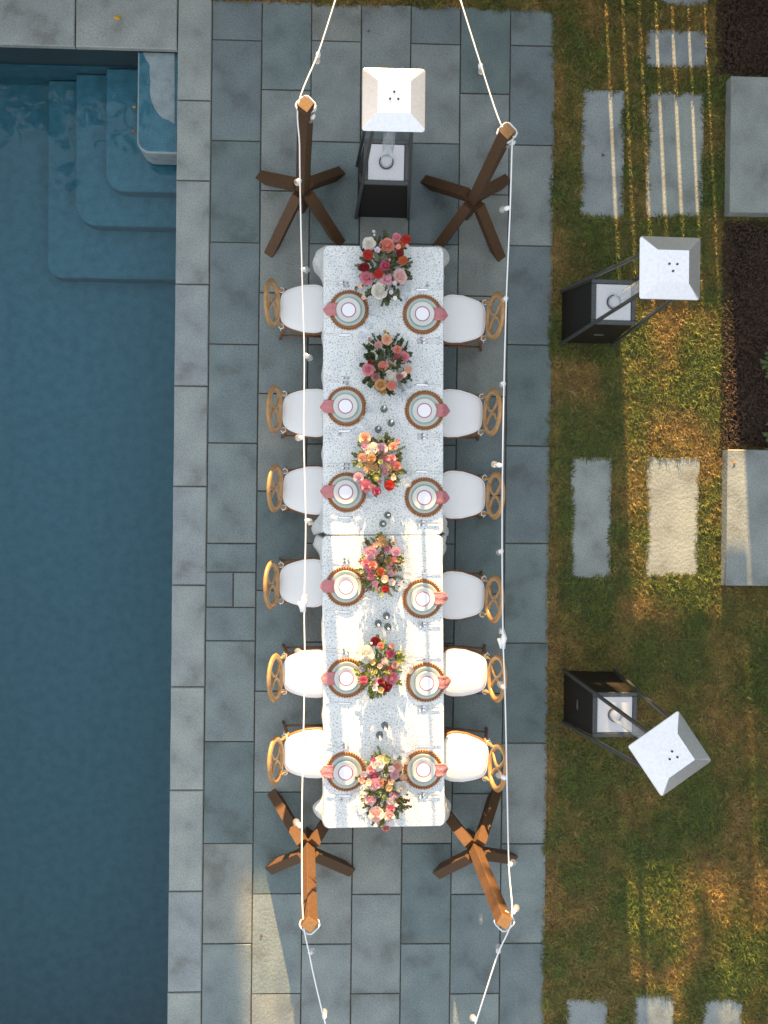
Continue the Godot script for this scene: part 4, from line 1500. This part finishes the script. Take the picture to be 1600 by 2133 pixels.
func make_bloom_meshes():
	# all of radius one, looking up +y
	for v in 2:
		var st := st_new(true)
		var r := RandomNumberGenerator.new()
		r.seed = 70 + v
		for layer in [[6, 0.40, -0.42, 1.25, 0.58, 0.56, 0.10], [6, 0.36, -0.28, 0.95, 0.52, 0.50, 0.08], [5, 0.30, -0.16, 0.62, 0.46, 0.44, 0.05], [5, 0.23, -0.06, 0.40, 0.40, 0.36, 0.0], [4, 0.15, 0.02, 0.25, 0.36, 0.26, -0.04], [3, 0.07, 0.08, 0.12, 0.32, 0.17, -0.05]]:
			var a0 := r.randf() * TAU
			for k in layer[0]:
				petal(st, a0 + TAU * k / layer[0] + r.randfn(0, 0.08), layer[1], layer[2] + r.randfn(0, 0.02), layer[3] + r.randfn(0, 0.08), layer[4], layer[5], layer[6] + r.randfn(0, 0.03))
		ball(st, Vector3(0, -0.02, 0), 0.36, 10, 6, 0.8)
		bloom_mesh["rose%d" % v] = done(st)
	# pompon: rings of short petals over a dome
	var sp := st_new(false)
	for ringi in 6:
		var el := 0.08 + ringi * 0.26
		var cnt := int(19 * cos(el)) + 3
		for k in cnt:
			var a := TAU * (k + 0.5 * (ringi % 2)) / cnt
			var d := Vector3(cos(a) * cos(el), sin(el) * 0.8, sin(a) * cos(el))
			var t := d.cross(Vector3.UP).normalized() * 0.16
			var up := t.cross(d).normalized() * 0.15
			if up.y < 0:
				up = -up
			var base := d * 0.62
			var tip := d * 0.98 + up * 0.5
			tri(sp, base - t, base + t, tip + t * 0.5)
			tri(sp, base - t, tip + t * 0.5, tip - t * 0.5)
			tri(sp, tip - t * 0.5, tip + t * 0.5, d * 0.86 + up)
	ball(sp, Vector3(0, 0.0, 0), 0.66, 10, 6, 0.8)
	bloom_mesh["dahlia"] = done(sp)
	# mum: many thin rays
	var sm := st_new(false)
	var rm := RandomNumberGenerator.new()
	rm.seed = 5
	for k in 110:
		var a := rm.randf() * TAU
		var el := asin(clampf(rm.randf_range(0.0, 1.0), 0, 1))
		var d := Vector3(cos(a) * cos(el), sin(el) * 0.7, sin(a) * cos(el))
		var t := d.cross(Vector3(0.1, 1, 0.2)).normalized() * 0.07
		tri(sm, d * 0.2 - t, d * 0.2 + t, d * rm.randf_range(0.8, 1.05) + t * 0.4)
		tri(sm, d * 0.2 - t, d * 0.95 + t * 0.4, d * 0.95 - t * 0.6 + Vector3(0, 0.04, 0))
	ball(sm, Vector3.ZERO, 0.5, 8, 5, 0.7)
	bloom_mesh["mum"] = done(sm)
	# small open flower
	var so := st_new(true)
	for k in 5:
		petal(so, TAU * k / 5.0, 0.12, 0.0, 1.15, 0.85, 0.5, 0.0)
	ball(so, Vector3(0, 0.16, 0), 0.2, 7, 4)
	bloom_mesh["open"] = done(so)
	# bud
	var sb := st_new(true)
	for k in 4:
		petal(sb, TAU * k / 4.0, 0.3, -0.7, 0.05, 1.35, 0.75, -0.16)
	ball(sb, Vector3(0, -0.1, 0), 0.55, 8, 5, 1.3)
	bloom_mesh["bud"] = done(sb)

func petal_mat(name_: String, c: Array) -> StandardMaterial3D:
	if not petal_mats.has(name_):
		var tex := ntex(name_.hash() % 999, 0.03, [lin(c[0] * 0.78, c[1] * 0.66, c[2] * 0.66), lin(c[0], c[1], c[2]), lin(minf(c[0] * 1.12, 0.9), minf(c[1] * 1.2, 0.85), minf(c[2] * 1.2, 0.85))], 128, 3)
		var m := textured("petal_" + name_, tex, 0.6, 0.65, false)
		m.backlight_enabled = true
		m.backlight = Color(0.35, 0.3, 0.3)
		petal_mats[name_] = m
	return petal_mats[name_]

func make_flowers():
	make_bloom_meshes()
	var col := {
		"white": [0.72, 0.68, 0.60], "blush": [0.74, 0.50, 0.46], "pale": [0.72, 0.42, 0.46], "pink": [0.66, 0.25, 0.29], "hot": [0.52, 0.10, 0.16],
		"coral": [0.68, 0.25, 0.18], "red": [0.52, 0.035, 0.02], "dark": [0.24, 0.012, 0.018], "orange": [0.56, 0.14, 0.045], "peach": [0.76, 0.44, 0.29],
		"amber": [0.58, 0.33, 0.13], "tan": [0.44, 0.29, 0.13], "mauve": [0.42, 0.20, 0.18], "yellow": [0.50, 0.46, 0.12], "lilac": [0.60, 0.50, 0.58]}
	var greens := [[0.06, 0.085, 0.018], [0.095, 0.125, 0.022], [0.14, 0.19, 0.035], [0.048, 0.066, 0.020], [0.10, 0.125, 0.06], [0.12, 0.06, 0.02], [0.20, 0.24, 0.04]]
	var leaf_m := []
	for i in greens.size():
		var g: Array = greens[i]
		var m := textured("leaf_%d" % i, ntex(200 + i, 0.04, [lin(g[0] * 0.6, g[1] * 0.6, g[2] * 0.6), lin(g[0], g[1], g[2]), lin(g[0] * 1.3, g[1] * 1.25, g[2] * 1.2)], 128, 3), 8.0, 0.5, false)
		m.backlight_enabled = true
		m.backlight = Color(0.3, 0.35, 0.15)
		leaf_m.append(m)
	# one leafy sprig in three variants: a stem and alternate leaves
	var sprigs := []
	for v in 4:
		var st := st_new(false)
		var r := RandomNumberGenerator.new()
		r.seed = 300 + v
		var stem := [Vector3(0, 0, 0), Vector3(0.03, 0.03, 0.0), Vector3(0.06, 0.045, 0.004), Vector3(0.095, 0.05, 0.0)]
		tube(st, stem, [0.0016, 0.0014, 0.0012, 0.0008], 5)
		var cnt: int = [11, 15, 22, 9][v]
		var sz: float = [0.036, 0.027, 0.016, 0.042][v]
		for k in cnt:
			var u := 0.15 + 0.85 * k / float(cnt - 1)
			var base: Vector3 = stem[0].lerp(stem[3], u) + Vector3(0, 0.022 * sin(PI * u), 0)
			var a := (1.0 if k % 2 == 0 else -1.0) * r.randf_range(0.5, 1.2)
			var d := Vector3(cos(a), r.randf_range(-0.2, 0.6), sin(a)).normalized()
			var s := sz * r.randf_range(0.7, 1.3)
			var w := d.cross(Vector3(r.randfn(0, 0.4), 1, r.randfn(0, 0.4))).normalized() * s * 0.42
			var up := w.cross(d).normalized() * s * 0.14
			var m0 := base + d * s * 0.5
			var tip := base + d * s
			tri(st, base, m0 + w + up, m0)
			tri(st, base, m0, m0 - w + up)
			tri(st, m0 + w + up, tip, m0)
			tri(st, m0, tip, m0 - w + up)
		sprigs.append(done(st))
	var bowl := lathe_mesh([Vector2(0, 0), Vector2(0.045, 0), Vector2(0.048, 0.006), Vector2(0.018, 0.018), Vector2(0.020, 0.04), Vector2(0.075, 0.075), Vector2(0.085, 0.10), Vector2(0.081, 0.10), Vector2(0.06, 0.078), Vector2(0, 0.06)], 24)
	var sets := [
		{"l": "red, white and pink rose arrangement at the heater end of the table", "c": [800, 563], "e": [54, 76], "s": [[1, 3], [0, 3], [1, 0], [0, 4]], "b": [
			[769, 507, 12, "white", "r"], [807, 510, 14, "coral", "r"], [846, 499, 10, "red", "d"], [837, 509, 8, "orange", "d"], [826, 494, 8, "pink", "r"], [767, 531, 11, "red", "d"], [786, 521, 7, "lilac", "o"], [781, 533, 6, "lilac", "o"], [759, 558, 11, "dark", "d"], [764, 578, 13, "pink", "r"], [788, 571, 10, "red", "d"], [804, 553, 11, "hot", "r"], [839, 543, 10, "orange", "d"], [807, 580, 13, "pale", "r"], [834, 576, 14, "blush", "r"], [791, 604, 15, "white", "r"], [779, 482, 5, "white", "b"], [780, 489, 4, "white", "b"], [815, 609, 5, "lilac", "o"], [832, 528, 9, "dark", "d"], [812, 541, 5, "pink", "b"], [822, 590, 5, "lilac", "o"], [823, 621, 5, "white", "o"], [830, 514, 6, "coral", "o"], [847, 512, 5, "white", "o"], [750, 598, 5, "peach", "o"], [757, 620, 5, "peach", "o"]]},
		{"l": "peach and pink rose arrangement, second from the heater end", "c": [804, 757], "e": [48, 58], "s": [[3, 3], [1, 3], [2, 0], [0, 0]], "b": [
			[768, 770, 12, "pink", "r"], [797, 762, 10, "coral", "d"], [815, 783, 14, "white", "r"], [816, 757, 10, "blush", "r"], [793, 801, 11, "amber", "r"], [816, 803, 10, "coral", "d"], [842, 743, 10, "pink", "r"], [828, 728, 8, "coral", "r"], [806, 707, 10, "peach", "r"], [788, 719, 9, "mauve", "o"], [850, 770, 8, "peach", "d"], [773, 755, 7, "dark", "d"], [841, 780, 7, "blush", "o"], [832, 785, 7, "mauve", "r"], [826, 742, 7, "hot", "r"], [770, 706, 4, "mauve", "o"], [798, 815, 9, "tan", "m"], [802, 690, 5, "yellow", "b"], [782, 785, 8, "mauve", "r"]]},
		{"l": "blush, tan and coral arrangement, third from the heater end", "c": [789, 966], "e": [50, 62], "s": [[2, 6], [1, 2], [0, 1], [1, 5]], "b": [
			[761, 912, 11, "peach", "r"], [775, 938, 15, "white", "r"], [794, 935, 12, "pale", "r"], [801, 954, 12, "pink", "r"], [772, 973, 17, "tan", "m"], [803, 977, 14, "pale", "r"], [755, 954, 9, "peach", "r"], [826, 971, 9, "coral", "r"], [812, 1011, 11, "red", "d"], [747, 995, 9, "pale", "r"], [763, 1012, 12, "pink", "r"], [785, 1023, 8, "hot", "r"], [783, 995, 8, "yellow", "m"], [819, 931, 8, "peach", "r"], [816, 955, 8, "pink", "r"], [793, 962, 6, "yellow", "o"], [791, 1003, 6, "hot", "b"], [759, 930, 7, "pink", "o"], [774, 955, 9, "amber", "d"], [820, 995, 6, "peach", "o"], [792, 913, 6, "yellow", "b"], [776, 1014, 7, "coral", "o"], [828, 920, 6, "coral", "o"], [750, 968, 6, "yellow", "o"]]},
		{"l": "coral and tan arrangement just beyond the cloth seam", "c": [794, 1178], "e": [42, 64], "s": [[1, 5], [2, 6], [0, 2], [2, 5]], "b": [
			[798, 1128, 13, "tan", "m"], [806, 1143, 7, "pink", "r"], [772, 1152, 13, "pale", "r"], [763, 1173, 9, "pink", "r"], [776, 1178, 9, "coral", "r"], [813, 1169, 10, "coral", "m"], [815, 1190, 12, "blush", "r"], [773, 1198, 10, "pink", "r"], [793, 1192, 8, "orange", "r"], [803, 1227, 8, "red", "d"], [802, 1206, 9, "peach", "o"], [781, 1215, 8, "pink", "o"], [825, 1150, 9, "pale", "r"], [816, 1213, 8, "blush", "o"], [795, 1238, 5, "yellow", "o"], [786, 1228, 5, "amber", "o"], [782, 1135, 6, "coral", "o"], [768, 1187, 7, "hot", "o"], [793, 1211, 6, "yellow", "o"], [820, 1128, 5, "mauve", "b"], [822, 1165, 6, "pink", "o"]]},
		{"l": "dark red and white rose arrangement, second from the sunlit table end", "c": [788, 1390], "e": [44, 60], "s": [[2, 6], [1, 2], [1, 1], [0, 6]], "b": [
			[781, 1335, 10, "dark", "d"], [764, 1363, 16, "white", "r"], [813, 1363, 8, "hot", "r"], [802, 1377, 9, "blush", "m"], [816, 1413, 14, "pink", "r"], [805, 1429, 11, "dark", "r"], [757, 1417, 9, "hot", "d"], [782, 1420, 10, "pale", "o"], [791, 1387, 6, "peach", "o"], [772, 1395, 6, "peach", "o"], [766, 1404, 7, "yellow", "m"], [811, 1396, 9, "hot", "r"], [823, 1385, 7, "peach", "r"], [793, 1345, 7, "coral", "d"], [781, 1434, 6, "white", "o"], [793, 1437, 7, "amber", "o"], [774, 1340, 5, "white", "b"], [816, 1345, 6, "coral", "o"], [755, 1393, 7, "lilac", "r"], [793, 1420, 7, "dark", "d"], [776, 1380, 6, "amber", "o"]]},
		{"l": "long trailing blush arrangement at the sunlit table end", "c": [801, 1640], "e": [48, 78], "s": [[0, 5], [1, 2], [2, 6], [0, 1]], "b": [
			[787, 1593, 13, "white", "r"], [774, 1604, 9, "pink", "r"], [779, 1615, 9, "hot", "r"], [782, 1636, 12, "pale", "r"], [771, 1666, 11, "pale", "r"], [783, 1697, 14, "blush", "r"], [799, 1632, 9, "peach", "r"], [828, 1598, 10, "peach", "r"], [815, 1601, 8, "blush", "o"], [836, 1643, 13, "white", "r"], [822, 1613, 9, "pale", "r"], [821, 1657, 9, "pale", "r"], [816, 1670, 9, "white", "r"], [826, 1678, 6, "white", "b"], [815, 1684, 9, "pink", "r"], [804, 1727, 8, "coral", "r"], [788, 1714, 6, "coral", "b"], [757, 1612, 8, "blush", "o"], [754, 1625, 7, "coral", "o"], [795, 1578, 6, "amber", "o"], [778, 1582, 6, "hot", "o"], [840, 1618, 8, "peach", "m"], [810, 1640, 8, "amber", "o"], [806, 1583, 7, "yellow", "o"], [815, 1628, 7, "peach", "o"], [768, 1630, 7, "peach", "o"], [812, 1700, 10, "blush", "r"]]}]
	for S in sets:
		var c := P(S.c[0], S.c[1], TABLE_H + 0.12)
		var o := thing("flower_arrangement", S.l, "flowers", "flower arrangements down the table", at(Vector3(c.x, TABLE_H + 0.0025, c.z)))
		part("bowl", bowl, M.sage_glaze, o)
		for b in S.b:
			var dx: float = (b[0] - S.c[0]) / S.e[0]
			var dy: float = (b[1] - S.c[1]) / S.e[1]
			var q := clampf(dx * dx + dy * dy, 0.0, 1.0)
			var h := 0.075 + 0.13 * (1.0 - q) + rng.randf_range(-0.012, 0.02)
			var p := P(b[0], b[1], TABLE_H + h) - o.position
			var rad: float = b[2] / 252.0 * (1.22 if b[4] == "r" else 1.12)
			var key: String = {"r": "rose%d" % rng.randi_range(0, 1), "d": "dahlia", "m": "mum", "o": "open", "b": "bud"}[b[4]]
			var tilt := Vector3(dx, 0, dy) * 0.75 + Vector3(rng.randfn(0, 0.14), 0, rng.randfn(0, 0.14))
			var up := (Vector3.UP + tilt).normalized()
			var fx := up.cross(Vector3(sin(rng.randf() * TAU), 0, 1).normalized()).normalized()
			var bas := Basis(fx, up, fx.cross(up)).rotated(up, rng.randf() * TAU)
			var f := part({"r": "rose", "d": "dahlia", "m": "chrysanthemum", "o": "blossom", "b": "bud"}[b[4]], bloom_mesh[key], petal_mat(b[3], col[b[3]]), o, Transform3D(bas.scaled(Vector3.ONE * rad), p))
			if b[4] == "r" or b[4] == "d":
				f.set_meta("label", "%s %s" % [b[3] if b[3] != "pale" else "pale pink", "rose" if b[4] == "r" else "dahlia"])
			# stem down to the bowl
			var st := st_new(true)
			var foot := Vector3(dx * 0.04, 0.075, dy * 0.04)
			tube(st, smooth_path([foot, foot.lerp(p, 0.6) + Vector3(0, 0.02, 0), p - up * rad * 0.4], 3), 0.0022, 5)
			part("stem", done(st), leaf_m[1], o)
		for k in 135:
			var a := rng.randf() * TAU
			var q := pow(rng.randf(), 0.62) * 1.0
			var h := 0.045 + 0.12 * (1.0 - q * q) + rng.randf_range(-0.015, 0.015)
			var p := P(S.c[0] + cos(a) * q * S.e[0] * 0.82, S.c[1] + sin(a) * q * S.e[1] * 0.82, TABLE_H + h) - o.position
			var pick: Array = S.s[rng.randi() % 4]
			var sc := rng.randf_range(0.6, 1.1) * 0.85
			var yaw := -a + rng.randfn(0, 0.5)
			part("leaf_sprig", sprigs[pick[0]], leaf_m[pick[1]], o, Transform3D(Basis.from_euler(Vector3(rng.randfn(0, 0.4), yaw, rng.randf_range(-0.5, 0.7))).scaled_local(Vector3.ONE * sc), p))

# ---------------------------------------------------------------- litter
func make_litter():
	var st := st_new(false)
	var pts := []
	for i in 11:
		var a := TAU * i / 11.0
		var r := 0.022 * (1.0 + 0.35 * cos(a * 3.0))
		pts.append(Vector3(cos(a) * r, 0.003 + 0.004 * sin(a * 2.0), sin(a) * r * 0.8))
	for i in 11:
		tri_out(st, Vector3(0, 0.006, 0), pts[i], pts[(i + 1) % 11], Vector3(0, -1, 0))
	var leaf := done(st)
	var items := [[245, 37, 0.004, 1.3, "fallen_yellow", "bright yellow fallen leaf on the coping at the pool head"], [280, 223, -0.426, 0.7, "fallen_yellow", "small yellow leaf on the edge of the top pool step"], [278, 275, -0.426, 0.8, "fallen_orange", "orange leaf floating by the top pool step"], [351, 322, -0.426, 1.4, "fallen_brown", "brown leaf floating against the coping by the steps"], [544, 1949, 0.004, 0.7, "fallen_brown", "small brown leaf on the sunlit paving"], [1216, 509, 0.02, 0.9, "fallen_orange", "orange leaf on the grass near the lawn heater"], [953, 412, 0.25, 0.6, "fallen_orange", "small orange leaf on the foot of the leaning post"], [1256, 323, 0.006, 0.8, "fallen_brown", "brown leaf on the striped stepping stone nearest the patio"], [768, 65, 0.004, 0.6, "fallen_brown", "brown leaf on the paving above the patio heater"], [1529, 965, 0.16, 0.7, "fallen_orange", "dry leaf on the half sunlit stone step"], [398, 1113, 0.008, 0.35, "fallen_yellow", "tiny yellow leaf on the coping beside the pool"]]
	for it in items:
		if it[2] == 0.25:
			continue
		var p := P(it[0], it[1], it[2])
		single("fallen_leaf", leaf, M[it[4]], it[5], "leaf", "fallen leaves", at(p, rng.randf() * TAU).scaled_local(Vector3.ONE * it[3]))

	for k in 12:
		var p := P(1517 + rng.randfn(0, 6), 934.0 - 12.5 * k + rng.randf_range(-3, 3), 0.022)
		single("fallen_leaf", leaf, M[["fallen_orange", "fallen_brown"][k % 2]], "small dry %s leaf on the lawn edge, %s from the stone step along the mulch" % [["orange", "brown"][k % 2], ORDS[k]], "leaf", "dry leaves along the mulch", at(p, rng.randf() * TAU).scaled_local(Vector3.ONE * rng.randf_range(0.5, 0.9)))
	# leafy plants that lean in from the planting bed
	var g := mat("bed_plant_leaf", lin(0.05, 0.085, 0.02), 0.55)
	g.backlight_enabled = true
	g.backlight = Color(0.3, 0.35, 0.15)
	var spots := [[1606, 762, "leafy green plant at the frame edge beside the mulch bed"], [1612, 905, "small leafy plant in the mulch above the stone step"]]
	for q in spots:
		var p := P(q[0], q[1])
		var o := thing("bed_plant", q[2], "plant", "plants in the mulch bed", at(Vector3(p.x, 0.015, p.z)))
		for k in 9:
			var a := TAU * k / 9.0 + rng.randf() * 0.4
			var d := Vector3(cos(a), 0, sin(a))
			var ss := st_new(true)
			var tip := d * 0.16 + Vector3(0, 0.22, 0)
			tube(ss, [Vector3.ZERO, d * 0.07 + Vector3(0, 0.15, 0), tip], [0.004, 0.003, 0.0015], 5)
			part("stem", done(ss), g, o)
			for j in 5:
				var c := Vector3.ZERO.lerp(tip, 0.4 + 0.15 * j)
				var aa := a + (0.9 if j % 2 == 0 else -0.9)
				var dd := Vector3(cos(aa), 0.2, sin(aa)) * rng.randf_range(0.045, 0.07)
				var w := dd.cross(Vector3.UP).normalized() * 0.018
				var sl := st_new(false)
				tri(sl, c, c + dd * 0.5 + w, c + dd)
				tri(sl, c, c + dd, c + dd * 0.5 - w)
				part("leaf", done(sl), g, o)

func _ready():
	rng.seed = 20240
	set_axes()
	make_camera()
	make_light()
	make_materials()
	make_paving()
	make_pool()
	make_lawn()
	make_surroundings()
	make_posts()
	make_heaters()
	make_tables()
	make_chairs()
	make_strings()
	make_settings()
	make_flowers()
	make_litter()
